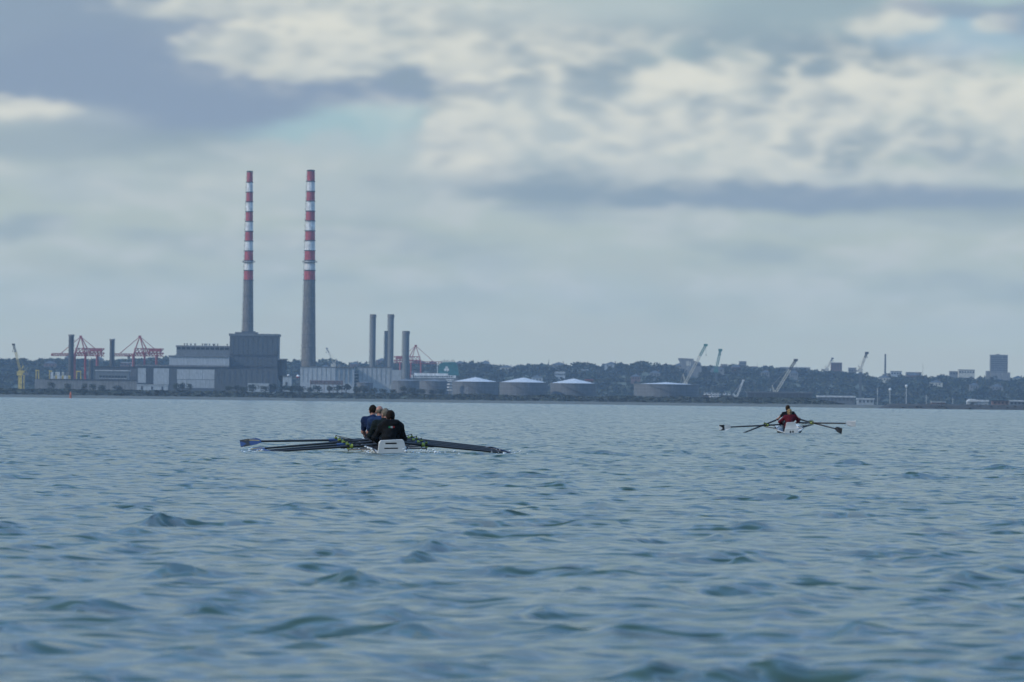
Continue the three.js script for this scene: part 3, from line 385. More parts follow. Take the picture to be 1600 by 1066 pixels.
{ // sheds, boats and parked vans on the right-hand headland
  const S = put('long_shed', 'long low white roofed shed beside the sand spit', 'shed', 1307, 4900); part('wall', [box(S, 1278, 1336, 621, null, -10, 0)], MAT.cladMid, S.g); part('roof', [box(S, 1277, 1337, 618.5, 621, -11, 0.6)], MAT.roof, S.g); for (let i = 0; i < 9; i++) part('door', [box(S, 1281 + i * 6, 1284.5 + i * 6, 622, 626, 0, 0.2)], MAT.clad, S.g);
  const Q = put('low_shed', 'short pale roofed shed right of the long white one', 'shed', 1352, 4850); part('wall', [box(Q, 1340, 1366, 624.5, null, -8, 0)], MAT.pale2, Q.g); part('roof', [box(Q, 1339, 1367, 622.5, 624.5, -8.5, 0.5)], MAT.roof, Q.g); for (let i = 0; i < 4; i++) part('door', [box(Q, 1343 + i * 6, 1346 + i * 6, 625.5, 629, 0, 0.2)], MAT.clad, Q.g);
  const H = put('long_low_store', 'long dark low store with a thin pale roof line on the headland', 'shed', 1225, 5000); part('wall', [box(H, 1168, 1270, 614, null, -12, 0)], MAT.clad, H.g); part('roof', [box(H, 1166, 1271, 612.6, 614, -13, 0.6)], MAT.steel, H.g); for (let i = 0; i < 10; i++) part('bay', [box(H, 1171 + i * 9.8, 1179 + i * 9.8, 615.5, 621, 0, 0.25)], MAT.dark, H.g);
  const spots = [[1103, 615.5], [1107.5, 617], [1109.5, 615], [1113, 615.3], [1116.5, 615], [1120, 615.4], [1123.5, 615.2], [1111, 619], [1114.8, 619.3], [1119, 619], [1122.5, 619.2], [1133, 615.6], [1140, 615.4]], w = ['first', 'second', 'third', 'fourth', 'fifth', 'sixth', 'seventh', 'eighth', 'ninth', 'tenth', 'eleventh', 'last but one', 'last'];
  const van = new THREE.Group(); part('body', [bx(-0.95, 0.95, 0.35, 2.3, -2.4, 2.2), bx(-0.9, 0.9, 0.35, 1.3, 2.2, 2.9)], MAT.white, van); part('windscreen', [bx(-0.85, 0.85, 1.35, 2.1, 2.2, 2.26)], MAT.glass, van); for (const s of [-0.85, 0.85]) for (const z of [-1.6, 1.9]) part('wheel', [new THREE.CylinderGeometry(0.36, 0.36, 0.24, 12).rotateZ(Math.PI / 2).translate(s, 0.36, z)], MAT.dark, van);
  const bank = put('parking_terrace', 'dark retaining terrace carrying small white vans left of the headland', 'terrace', 1121, 4850); part('wall', [box(bank, 1098, 1145, 617.8, null, -14, 0)], MAT.stone, bank.g); part('lower_wall', [box(bank, 1104, 1128, 621.4, null, 0.02, 9)], MAT.stone, bank.g);
  spots.forEach(([px, py], i) => { const low = py > 618, P = site(px, 4850), v = van.clone(); v.name = numbered('parked_van'); scene.add(v); v.position.set(P.base.x, bank.base.y + bank.y(low ? 621.4 : 617.8) + 0.01, -4850 + (low ? 5 : -4)); v.rotation.y = ((i * 37) % 7 - 3) * 0.12; v.scale.setScalar(0.85); tag(v, low ? `white van on the lower terrace, ${['leftmost', 'second from left', 'third from left', 'rightmost'][i - 7]} of four` : `white van on the upper terrace, ${w[i > 6 ? i - 4 : i]} of nine counted from the left`, 'van', 'white vans parked on the terrace'); });
}
// lamp masts near the sand spit
for (const [cx, top, label] of [[1391, 611, 'shorter pale lamp mast beside the sand spit'], [1416.5, 605.5, 'taller pale lamp mast beside the sand spit']]) { const S = put('lamp_mast', label, 'lamp mast', cx, 4800, 'pale lamp masts'); part('pole', [cyl(0.28, 0.2, S.y(top) + 1, 0, -1, 0, 8)], MAT.white, S.g); const h = part('lamp_head', [cyl(0.5, 1.2, 1.3, 0, S.y(top) - 0.3, 0, 14), new THREE.SphereGeometry(1.2, 14, 6, 0, 6.283, 0, 1.57).translate(0, S.y(top) + 1, 0)], MAT.white, S.g); part('bracket', [bar(V(-1, S.y(top) - 1.5, 0), V(1, S.y(top) - 1.5, 0), 0.15, 5)], MAT.steel, h); }
{ // breakwater on the right
  const m = M(0.055, 0.056, 0.052, 'mottle', 0.95), t = put('breakwater', 'dark rubble breakwater running out of the frame at lower right', 'breakwater', 1560, 4100), out = [], r = rng(9);
  const prof = []; for (let i = 0; i <= 120; i++) prof.push(1372 + i * 9);
  const pos = [], idx = []; prof.forEach((p, i) => { const h = 3.1 * ss(1372, 1390, p) + 0.25 * noise(p / 14, 4) + 0.2, x = t.x(p); for (const [y, z] of [[-1.5, 9], [h * 0.6, 5], [h, 2.5], [h + 0.1, -2.5], [-1.5, -9]]) pos.push(x, y - t.base.y + 0.15 * noise(p, y), z + noise(p / 5, z)); if (i) for (let k = 0; k < 4; k++) { const a = (i - 1) * 5 + k, b = i * 5 + k; idx.push(a, b, a + 1, b, b + 1, a + 1); } });
  const g = new THREE.BufferGeometry(); g.setAttribute('position', new THREE.Float32BufferAttribute(pos, 3)); g.setIndex(idx); part('core', [g], m, t.g);
  for (let i = 0; i < 150; i++) { const p = 1376 + r() * 480, z = 8 - r() * 10; out.push([t.x(p), Math.max(0.3, 3.2 * ss(1372, 1390, p) * (1 - Math.max(0, z - 2) / 8)) - t.base.y, z, 0.6 + r()]); }
  const rg = new THREE.IcosahedronGeometry(0.8, 0); for (const [x, y, z, s] of out) { const b = part('boulder', [rg.clone().scale(s, s * 0.7, s).rotateY(x)], m, t.g); b.position.set(x, y, z); }
}
{ // things along the right shore behind the breakwater
  const h1 = put('white_roofed_hall', 'rounded white roofed hall behind the right breakwater', 'hall', 1528, 4500); part('wall', [box(h1, 1512, 1545, 628, null, -10, 0)], MAT.pale2, h1.g); const sh = new THREE.CylinderGeometry(h1.s * 8, h1.s * 8, 12, 20, 1, false, 0, Math.PI).rotateX(Math.PI / 2).rotateZ(Math.PI / 2).scale(1, 0.55, 1).translate(h1.x(1520), h1.y(628), -5); part('roof', [sh], MAT.white, h1.g); part('roof', [box(h1, 1528.2, 1546, 625, 628, -10.5, 0.5)], MAT.roof, h1.g); part('door', [box(h1, 1517, 1522, 630, 634, 0, 0.2)], MAT.dark, h1.g);
  const h2 = put('brick_store', 'dark brick store behind the breakwater near the right edge', 'store', 1563, 4480); part('wall', [box(h2, 1551, 1577, 627, null, -10, 0)], MAT.brick, h2.g); part('roof', [box(h2, 1550.5, 1577.5, 625.6, 627, -10.4, 0.4)], MAT.dark, h2.g); for (let i = 0; i < 4; i++) part('window', [box(h2, 1554 + i * 6, 1557 + i * 6, 628.5, 631, 0, 0.15)], MAT.glass, h2.g);
  const h3 = put('low_terrace', 'low pale building half cut by the right edge of the view', 'building', 1588, 4520); part('wall', [box(h3, 1578, 1605, 627.5, null, -9, 0)], MAT.cladMid, h3.g); part('roof', [box(h3, 1577.6, 1605.5, 625.5, 627.5, -9.5, 0.5)], MAT.roof, h3.g); for (let i = 0; i < 4; i++) part('window', [box(h3, 1580 + i * 6, 1583 + i * 6, 629, 631.5, 0, 0.15)], MAT.glass, h3.g);
  const h4 = put('pink_shed', 'low reddish shed behind the breakwater, left of the white hall', 'shed', 1467, 4520); part('wall', [box(h4, 1456, 1478, 629, null, -7, 0)], MAT.brick, h4.g); part('roof', [box(h4, 1455.5, 1478.5, 627.6, 629, -7.5, 0.5)], MAT.pale, h4.g); part('door', [box(h4, 1464, 1468, 630, 634, 0, 0.2)], MAT.dark, h4.g);
  for (const [cx, top, label] of [[1371.5, 606, 'thin pale mast left of the lamp masts'], [1489, 621, 'small white mast left of the white roofed hall'], [1448, 617, 'thin white mast right of the lamp masts']]) { const P = put('mast', label, 'mast', cx, 4700, 'thin pale masts'); part('pole', [cyl(0.22, 0.14, P.y(top) + 1, 0, -1, 0, 7)], MAT.white, P.g); part('crosstree', [bar(V(-0.9, P.y(top) * 0.8, 0), V(0.9, P.y(top) * 0.8, 0), 0.1, 5)], MAT.white, P.g); }
  const m = solo('channel_marker', [cyl(0.9, 0.65, 3.6, 0, -0.8, 0, 14), cyl(0.65, 0.15, 1.6, 0, 2.8, 0, 12), cyl(1.5, 1.5, 0.9, 0, -0.9, 0, 16)], MAT.orange, 'orange red channel marker standing in the water at the left', 'marker', at(110, 622, 4000).setY(0));
  const d = thing('dinghy', 'small white dinghy drawn up on the dark bank below the coal hopper', 'dinghy', at(427.5, 613.5, 4790)); part('hull', [new THREE.SphereGeometry(1, 14, 8, 0, 6.283, 0, 1.57).scale(1.9, 0.8, 0.8).rotateX(Math.PI).rotateZ(0.55)], MAT.white, d); part('thwart', [bx(-0.2, 0.2, -0.12, 0, -0.7, 0.7).rotateZ(0.55)], MAT.wall, d);
}
// buildings on the far hill
function hillBlock(name, label, category, x0, x1, top, bottom, D, mat, rows, colsN, roofMat = MAT.steel, group) {
  const S = put(name, label, category, (x0 + x1) / 2, D, group); part('wall', [box(S, x0, x1, top, null, -14, 0)], mat, S.g); part('roof', [box(S, x0 - 0.3, x1 + 0.3, top - 0.9, top, -14.4, 0.4)], roofMat, S.g);
  for (let j = 0; j < rows; j++) for (let i = 0; i < colsN; i++) { const w = (x1 - x0) / colsN, h = (bottom - top - 1) / rows; part('window', [box(S, x0 + w * (i + 0.2), x0 + w * (i + 0.8), top + 1 + h * (j + 0.2), top + 1 + h * (j + 0.72), 0, 0.2)], MAT.glass, S.g); } return S;
}
{ const S = hillBlock('tower_block', 'tall square tower block alone on the right-hand skyline', 'tower block', 1547.5, 1574.5, 555.5, 584, 8300, MAT.wall, 8, 9); part('roof_plant', [box(S, 1556, 1562, 553.4, 554.6, -9, -2)], MAT.steel, S.g); part('side_wing', [box(S, 1541, 1547.4, 580, null, -12, -1)], MAT.wall, S.g); part('podium', [box(S, 1547.6, 1578, 582, null, 0.3, 6)], MAT.wall, S.g); }
{ const S = put('stadium', 'flared inverted stand with wide overhanging roof on the skyline', 'stand', 1077, 7900), sh = new THREE.Shape([[1066, 574], [1059.5, 561], [1060, 559.8], [1083, 560.6], [1084, 564], [1092, 565.5], [1095, 567.5], [1095, 574]].map(([x, y]) => new THREE.Vector2(S.x(x), S.y(y)))); part('stand', [new THREE.ExtrudeGeometry(sh, { depth: 20, bevelEnabled: false }).translate(0, 0, -20)], MAT.wall, S.g); part('base', [box(S, 1062, 1096, 574, null, -21, 1)], MAT.wall, S.g); part('pale_wall', [box(S, 1072, 1076, 564.5, 572, 0, 0.5)], MAT.cream, S.g); part('pale_wall', [box(S, 1077.2, 1079, 565, 572, 0, 0.5)], MAT.cream, S.g); for (let i = 0; i < 4; i++) part('window', [box(S, 1085 + i * 2.3, 1086.4 + i * 2.3, 568.5, 572, 0, 0.3)], MAT.glass, S.g); }
hillBlock('office_block', 'wide dark flat-topped block on the skyline above the tanks', 'office block', 940.5, 980, 569.5, 582, 8400, MAT.clad, 2, 7);
hillBlock('office_block', 'square dark block on the skyline beside a leaning crane jib', 'office block', 1298.5, 1315.5, 567.5, 578, 8500, MAT.brick, 3, 4);
hillBlock('office_block', 'pale narrow slab block on the skyline right of the green crane', 'office block', 1155, 1166, 565.5, 579, 8350, MAT.wall, 4, 3); hillBlock('office_block', 'small block just right of the short green crane', 'office block', 1126.5, 1136.5, 570, 579, 8350, MAT.wall, 2, 3); hillBlock('office_block', 'tiny low block between two skyline slabs', 'office block', 1141, 1148, 572.5, 579, 8400, MAT.clad, 1, 2);
hillBlock('long_building', 'long low building with pale band on the skyline above the headland', 'building', 1218, 1266, 574.5, 581, 8500, MAT.wall, 1, 8, MAT.roof); hillBlock('long_building', 'long white topped low building near the right skyline', 'building', 1498, 1523, 578.5, 584, 8300, MAT.cream, 1, 6, MAT.steel); hillBlock('long_building', 'low grey building left of the white topped one', 'building', 1484, 1497.5, 581, 586, 8350, MAT.wall, 1, 3);
hillBlock('long_building', 'low pale building right of the thin lone chimney', 'building', 1392, 1409, 580.8, 586, 8300, MAT.pale2, 1, 4); hillBlock('long_building', 'pale flat building on the skyline left of the thin lone chimney', 'building', 1326, 1338, 575.5, 582, 8450, MAT.wall, 1, 3);
hillBlock('long_building', 'flat grey building on the skyline right of the ferry funnel', 'building', 714, 736, 568.8, 576, 8300, MAT.wall, 1, 6); hillBlock('long_building', 'flat dark building on the skyline right of the thick chimney', 'building', 494, 515, 567.8, 574, 8200, MAT.clad, 1, 5); hillBlock('long_building', 'low pale roofed building on the skyline left of the wide dark block', 'building', 902, 919, 578.5, 584, 7900, MAT.pale2, 1, 4, MAT.white);
hillBlock('long_building', 'pale row of gabled buildings on the hillside above the middle tank', 'building', 867, 883, 582, 588, 7600, MAT.pale, 1, 5, MAT.white); hillBlock('red_store', 'low red roofed store just behind the rightmost conical tank', 'store', 914, 927, 594, 600, 5500, MAT.brick, 1, 3, MAT.craneRed); hillBlock('long_building', 'low building with pink front halfway up the left hill', 'building', 188, 203, 566.8, 572, 7700, MAT.brick, 1, 3, MAT.pale);
hillBlock('long_building', 'broad low building on the skyline right of the slab block', 'building', 1172, 1184, 573.5, 580, 8450, MAT.clad, 1, 3); hillBlock('long_building', 'low wide building on the skyline left of the tower block', 'building', 1416, 1440, 582.6, 587, 8450, MAT.wall, 1, 6); hillBlock('long_building', 'low pale building on skyline left of the flared stand', 'building', 1033, 1060, 571.8, 578, 8350, MAT.wall, 1, 7);
{ const r = rng(33), where = ['behind the left container cranes', 'behind the power station', 'above the conical roofed tanks', 'above the broad flat tank', 'above the headland sheds', 'left of the thin lone chimney', 'right of the thin lone chimney', 'below the square tower block'];
  for (let i = 0; i < 40; i++) { const p = 20 + i * 40 + r() * 22; if (p > 345 && p < 440) continue; const D = 7500 + r() * 1000, w = 5 + r() * 5, h = 10 + r() * 3, q = Math.floor(r() * 4), m = [MAT.pale2, MAT.wall, MAT.cream, MAT.brick][q], S = put('hillside_house', `small ${w > 8 ? 'wide' : w > 6.5 ? 'middling' : 'narrow'} ${['pale', 'grey', 'cream', 'dark red'][q]} house among trees on the hillside ${where[Math.min(7, Math.floor(p / 200))]}`, 'house', p, D, 'small houses on the far hillside, ' + where[Math.min(7, Math.floor(p / 200))]);
    part('wall', [bx(-w, w, -2, h, -4, 4)], m, S.g); part('roof', [new THREE.CylinderGeometry(0.01, 5.2, 3.4, 4, 1).rotateY(Math.PI / 4).scale((w + 0.6) / 3.7, 1, 1.2).translate(0, h + 1.7, 0)], MAT.clad, S.g); for (const k of [-0.55, 0, 0.55]) part('window', [bx(k * w - 0.7, k * w + 0.7, h - 3.4, h - 1.2, 4, 4.12)], MAT.glass, S.g); part('stack', [bx(w * 0.6 - 0.5, w * 0.6 + 0.5, h, h + 4, -0.5, 0.5)], MAT.brick, S.g); } }
for (const [name, label, cx, top, r0, r1, D, mat] of [['lone_chimney', 'thin tall lone chimney on the right-hand skyline', 1383, 552.5, 1.5, 1.1, 8200, MAT.concDark], ['hill_chimney', 'short dark chimney on the skyline above the left conical tank', 751.5, 564.5, 1.1, 1, 8300, MAT.dark], ['church_spire', 'small pointed spire on the skyline above the middle tank', 857, 560.5, 1.2, 0.2, 8400, MAT.dark], ['radio_mast', 'very thin radio mast on the skyline near the right', 1442, 566.5, 0.35, 0.12, 8300, MAT.dark], ['radio_mast', 'thin mast on the skyline right of the slab block', 1183, 566, 0.4, 0.15, 8400, MAT.dark]]) {
  const S = put(name, label, name.split('_').pop(), cx, D), h = S.y(top); part(name === 'church_spire' ? 'tower' : 'shaft', [cyl(r0, r1, h, 0, -1, 0, 14)], mat, S.g); part('cap', [cyl(r1 * 1.25, r1 * 1.25, 0.7, 0, h - 1.4, 0, 14)], MAT.steel, S.g); part('footing', [bx(-r0 * 2.2, r0 * 2.2, -1, 4, -r0 * 2, r0 * 2)], MAT.wall, S.g); }

// ---------------------------------------------------------------- vegetation
function leafBall(n, seed, R, lobes, size) {
  const r = rng(seed), pos = [], nor = [], c = V(), u = V(), v = V();
  const L = Array.from({ length: lobes }, () => [V((r() - 0.5) * R * 1.1, (r() - 0.3) * R * 0.9, (r() - 0.5) * R * 1.1), R * (0.35 + 0.35 * r())]);
  for (let i = 0; i < n; i++) {
    const [o, q] = L[Math.floor(r() * lobes)], d = V(r() - 0.5, r() - 0.5, r() - 0.5).normalize(); c.copy(o).addScaledVector(d, q * Math.cbrt(0.25 + 0.75 * r()));
    u.set(r() - 0.5, r() - 0.5, r() - 0.5).normalize(); v.set(r() - 0.5, r() - 0.5, r() - 0.5).cross(u).normalize(); const s = size * (0.6 + 0.8 * r()), N = V().crossVectors(u, v).normalize();
    for (const [a, b] of [[-1, -0.6], [1, -0.6], [0, 1]]) { pos.push(c.x + (u.x * a + v.x * b) * s, c.y + (u.y * a + v.y * b) * s, c.z + (u.z * a + v.z * b) * s); nor.push(N.x, N.y, N.z); }
  }
  const g = new THREE.BufferGeometry(); g.setAttribute('position', new THREE.Float32BufferAttribute(pos, 3)); g.setAttribute('normal', new THREE.Float32BufferAttribute(nor, 3)); return g;
}
const leafMat = (r, g, b) => { const m = M(r, g, b, 'mottle', 0.8); m.userData.span = 3; return m; };
const LEAF = [leafMat(0.035, 0.05, 0.028), leafMat(0.045, 0.055, 0.03), leafMat(0.03, 0.042, 0.03)];
{ // shore trees one can tell apart
  const crowns = [0, 1, 2, 3].map((i) => geoOf([leafBall(420, 40 + i, 1, 6 + i, 0.11)], 3)), r = rng(8);
  const tree = (label, px, top, w, D, group) => { const S = put('shore_tree', label, 'tree', px, D, group), h = S.y(top), R = w / 2 * S.s, cr = new THREE.Mesh(crowns[Math.floor(r() * 4)], LEAF[Math.floor(r() * 3)]); cr.name = 'crown'; cr.castShadow = cr.receiveShadow = true; cr.scale.set(R * 1.15, Math.max(2, h * 0.42), R); cr.position.y = h - Math.max(2, h * 0.42) * 0.95; cr.rotation.y = r() * 6; S.g.add(cr); part('trunk', [bar(V(0, -1, 0), V(R * 0.1, h * 0.7, 0), 0.45, 6, 0.2), bar(V(0, h * 0.35, 0), V(R * 0.5, h * 0.65, 0.2), 0.2, 5, 0.1), bar(V(0, h * 0.3, 0), V(-R * 0.5, h * 0.62, -0.2), 0.2, 5, 0.1)], MAT.bark, S.g); };
  tree('round dark tree in front of the quay wall, leftmost of its row', 80.5, 597, 13, 4960); tree('dark tree in front of the quay wall below the rough dark stack', 107, 598, 12, 4960); tree('upright dark tree in front of the quay wall below the squat stump', 132, 599, 9, 4960);
  tree('broad dark bush in front of the office building, left one', 146, 600, 12, 4950); tree('broad dark bush in front of the office building, right one', 160, 600.5, 13, 4950); tree('low dark bush near the right end of the quay wall', 184, 603, 15, 4950);
  tree('dark tree left in the clump below the power station panels', 274, 599, 11, 4950); tree('dark tree in the middle of the clump below the power station panels', 285, 598.5, 13, 4955); tree('dark tree right in the clump below the power station panels', 296, 599.5, 11, 4950);
  tree('tall dark tree on the far left skyline behind the yellow crane', 37, 558, 16, 8000); tree('dark rounded tree mass left of the first container crane', 82, 562, 22, 7800); tree('dark tree on the skyline left of the flat grey building', 707, 566, 8, 8000);
  const names = ['below the hopper', 'below the thick chimney', 'below the works building', 'below the small dark tank', 'below the first domed tank', 'below the second domed tank'];
  for (let i = 0; i < 6; i++) for (let k = 0; k < 4; k++) tree(`low dark tree along the bank ${names[i]}, ${['leftmost', 'second from left', 'third from left', 'rightmost'][k]} of four`, 352 + i * 58 + k * 14 + r() * 6, 600 + r() * 4 + (i > 3 ? 4 : 0), 12 + r() * 8, 4930 + r() * 40, 'low bank trees ' + names[i]);
}
function scatter(name, label, n, seed, fn, mats, geo, category) { const im = new THREE.InstancedMesh(geo, mats, n), r = rng(seed), m = new THREE.Matrix4(), c = new THREE.Color(); for (let i = 0; i < n; i++) { const [p, s, q] = fn(r); m.compose(p, new THREE.Quaternion().setFromEuler(new THREE.Euler(0, r() * 6.28, 0)), s); im.setMatrixAt(i, m); const k = 0.6 + 0.7 * r(); c.setRGB(k * (0.9 + 0.3 * r()), k, k * (0.8 + 0.3 * r())); im.setColorAt(i, c); } im.name = name; im.castShadow = im.receiveShadow = true; im.userData.kind = 'stuff'; tag(im, label, category); scene.add(im); }
{
  const wood = geoOf([leafBall(150, 5, 1, 6, 0.2)], 3), scrub = geoOf([leafBall(90, 6, 1, 4, 0.24)], 3);
  scatter('hillside_woods', 'dark woodland covering the low hill behind the docks', 5200, 17, (r) => { const p = -420 + r() * 2440, D = 6900 + Math.pow(r(), 0.8) * 2050, h = 4 + 6 * Math.pow(r(), 1.6), w = 5 + 8 * r(); return [V((p - 800) / F * D, landY(p, D) + h * 0.35, -D), V(w, h, w)]; }, LEAF[0], wood, 'woodland');
  scatter('bank_scrub', 'dark low scrub covering the bank along the shore', 4200, 18, (r) => { const p = -350 + r() * 1660, sh = 4640 - 500 * ss(950, 1390, p), D = sh + 110 + r() * 170, h = 1 + 1.8 * r(), w = 2 + 3.5 * r(); return [V((p - 800) / F * D, landY(p, D) + h * 0.3, -D), V(w, h, w)]; }, LEAF[1], scrub, 'scrub');
}
//@@LANDEND
// ---------------------------------------------------------------- rowers: bodies as one surface each, meshed from a distance field
function isoMesh(sdf, lo, hi, h) {                              // surface nets
  const nx = Math.ceil((hi[0] - lo[0]) / h) + 1, ny = Math.ceil((hi[1] - lo[1]) / h) + 1, nz = Math.ceil((hi[2] - lo[2]) / h) + 1, f = new Float32Array(nx * ny * nz), id = new Int32Array(nx * ny * nz).fill(-1), pos = [], idx = [], at3 = (i, j, k) => i + nx * (j + ny * k);
  for (let k = 0; k < nz; k++) for (let j = 0; j < ny; j++) for (let i = 0; i < nx; i++) f[at3(i, j, k)] = sdf(lo[0] + i * h, lo[1] + j * h, lo[2] + k * h);
  for (let k = 0; k < nz - 1; k++) for (let j = 0; j < ny - 1; j++) for (let i = 0; i < nx - 1; i++) {
    let x = 0, y = 0, z = 0, n = 0, m = 0; const v = [];
    for (let c = 0; c < 8; c++) { v[c] = f[at3(i + (c & 1), j + (c >> 1 & 1), k + (c >> 2))]; if (v[c] < 0) m++; }
    if (m === 0 || m === 8) continue;
    for (let a = 0; a < 8; a++) for (const b of [1, 2, 4]) { if (a & b) continue; const p = v[a], q = v[a | b]; if (p < 0 === q < 0) continue; const t = p / (p - q); x += (a & 1) + (b === 1 ? t : 0); y += (a >> 1 & 1) + (b === 2 ? t : 0); z += (a >> 2) + (b === 4 ? t : 0); n++; }
    id[at3(i, j, k)] = pos.length / 3; pos.push(lo[0] + (i + x / n) * h, lo[1] + (j + y / n) * h, lo[2] + (k + z / n) * h);
  }
  const quad = (a, b, c, d, flip) => { if (a < 0 || b < 0 || c < 0 || d < 0) return; flip ? idx.push(a, c, b, a, d, c) : idx.push(a, b, c, a, c, d); };
  for (let k = 1; k < nz - 1; k++) for (let j = 1; j < ny - 1; j++) for (let i = 1; i < nx - 1; i++) {
    const s = f[at3(i, j, k)] < 0;
    if (s !== f[at3(i + 1, j, k)] < 0) quad(id[at3(i, j, k)], id[at3(i, j - 1, k)], id[at3(i, j - 1, k - 1)], id[at3(i, j, k - 1)], s);
    if (s !== f[at3(i, j + 1, k)] < 0) quad(id[at3(i, j, k)], id[at3(i, j, k - 1)], id[at3(i - 1, j, k - 1)], id[at3(i - 1, j, k)], s);
    if (s !== f[at3(i, j, k + 1)] < 0) quad(id[at3(i, j, k)], id[at3(i - 1, j, k)], id[at3(i - 1, j - 1, k)], id[at3(i, j - 1, k)], s);
  }
  const g = new THREE.BufferGeometry(); g.setAttribute('position', new THREE.Float32BufferAttribute(pos, 3)); g.setIndex(idx); g.computeVertexNormals(); return g;
}
const smin = (a, b, k) => { const h = Math.max(k - Math.abs(a - b), 0) / k; return Math.min(a, b) - h * h * k * 0.25; };
function cap(x, y, z, b, grow = 0) { const [a, c, ra, rc] = b, ex = c.x - a.x, ey = c.y - a.y, ez = c.z - a.z, px = x - a.x, py = y - a.y, pz = z - a.z, t = clamp((px * ex + py * ey + pz * ez) / (ex * ex + ey * ey + ez * ez + 1e-9)); return Math.hypot(px - ex * t, py - ey * t, pz - ez * t) - (ra + (rc - ra) * t) - grow; }
const bones = (list, k, grow = 0) => (x, y, z) => { let d = 9; for (const b of list) d = smin(d, cap(x, y, z, b, grow), k); return d; };
const ell = (x, y, z, cx, cy, cz, a, b, c) => { const r = Math.hypot((x - cx) / a, (y - cy) / b, (z - cz) / c); return (r - 1) * Math.min(a, b, c); };
// head, looking along -z, its origin between the ears
const skull = (x, y, z) => smin(ell(x, y, z, 0, 0.035, 0.012, 0.076, 0.092, 0.096), ell(x, y, z, 0, -0.045, -0.03, 0.06, 0.078, 0.066), 0.04);
function headSdf(x, y, z) {
  const X = Math.abs(x); let d = skull(x, y, z);
  d = smin(d, cap(X, y, z, [V(0, 0.012, -0.094), V(0, -0.03, -0.113), 0.009, 0.013]), 0.012); d = smin(d, ell(X, y, z, 0, -0.098, -0.074, 0.024, 0.018, 0.02), 0.02);
  d = smin(d, ell(X, y, z, 0.08, -0.01, 0.012, 0.011, 0.032, 0.02), 0.008); d = -smin(-d, ell(X, y, z, 0.031, 0.008, -0.1, 0.018, 0.012, 0.016), 0.012);
  d = smin(d, ell(X, y, z, 0.031, 0.006, -0.083, 0.012, 0.011, 0.011), 0.003); d = -smin(-d, ell(X, y, z, 0, -0.062, -0.102, 0.024, 0.003, 0.012), 0.006);
  return smin(d, cap(x, y, z, [V(0, -0.07, 0.022), V(0, -0.2, 0.05), 0.054, 0.06]), 0.03);
}
const HEAD = isoMesh(headSdf, [-0.11, -0.2, -0.14], [0.11, 0.14, 0.13], 0.0052);
const HAIR = { short: (x, y, z) => Math.max(skull(x, y, z) - 0.008 - 0.004 * Math.sin(x * 130 + y * 70) * Math.sin(z * 110), -(z + 0.045 + Math.max(0, y - 0.02) * -0.6), -(y + 0.075 + (z < 0.03 ? 0.06 - z * 2 > 0 ? (0.03 - z) * -0.9 : 0 : 0))), };
HAIR.thick = (x, y, z) => Math.max(skull(x, y, z) - 0.017 - 0.006 * Math.sin(x * 120 + y * 60) * Math.sin(z * 90 + y * 40), -(z + 0.05 - Math.max(0, y - 0.02) * 0.6), -(y + 0.09));
HAIR.tail = (x, y, z) => Math.min(HAIR.thick(x, y, z), cap(x, y, z, [V(0, 0.02, 0.115), V(0, -0.03, 0.15), 0.026, 0.03]), cap(x, y, z, [V(0, -0.03, 0.15), V(0, -0.17, 0.14), 0.031, 0.014]));
HAIR.crop = (x, y, z) => Math.max(skull(x, y, z) - 0.003, -(y + 0.06), y - 0.045, -(z + 0.03));
const hairGeo = {}; for (const k of Object.keys(HAIR)) hairGeo[k] = isoMesh(HAIR[k], [-0.12, -0.22, -0.13], [0.12, 0.17, 0.2], 0.006);
// right hand closed round a handle that runs along x; palm behind, thumb under the end
const HAND = (() => {
  const b = [[V(-0.036, 0.03, 0.045), V(0.036, 0.03, 0.045), 0.016, 0.016], [V(-0.03, 0.026, 0.075), V(0.03, 0.026, 0.075), 0.018, 0.018], [V(0, 0.02, 0.1), V(0, 0.015, 0.13), 0.026, 0.026]], f = [[-0.033, 0.9], [-0.011, 1.05], [0.011, 1], [0.033, 0.82]];
  const parts = [(x, y, z) => bones(b, 0.03)(x, y, z)]; for (const [px, l] of f) { const c = [V(px, 0.032, 0.035), V(px, 0.034 * l + 0.004, 0.002), V(px, 0.012, -0.031 * l), V(px, -0.02 * l, -0.026), V(px, -0.03, -0.006 * l)]; parts.push(bones([0, 1, 2, 3].map((i) => [c[i], c[i + 1], 0.0105 - i * 0.0007, 0.0098 - i * 0.0007]), 0.004)); }
  parts.push(bones([[V(-0.036, 0.02, 0.07), V(-0.05, -0.006, 0.04), 0.014, 0.012], [V(-0.05, -0.006, 0.04), V(-0.04, -0.03, 0.012), 0.011, 0.009]], 0.008));
  return isoMesh((x, y, z) => { let d = parts[0](x, y, z); for (let i = 1; i < parts.length; i++) d = Math.min(d, parts[i](x, y, z)); return d; }, [-0.08, -0.06, -0.06], [0.08, 0.07, 0.17], 0.0045);
})();
function ik(a, c, l1, l2, pole) { const d = V().subVectors(c, a), L = Math.min(d.length(), l1 + l2 - 0.004), u = d.clone().normalize(), t = (l1 * l1 - l2 * l2 + L * L) / (2 * L), h = Math.sqrt(Math.max(0, l1 * l1 - t * t)), p = pole.clone().addScaledVector(u, -pole.dot(u)).normalize(); return a.clone().addScaledVector(u, t).addScaledVector(p, h); }
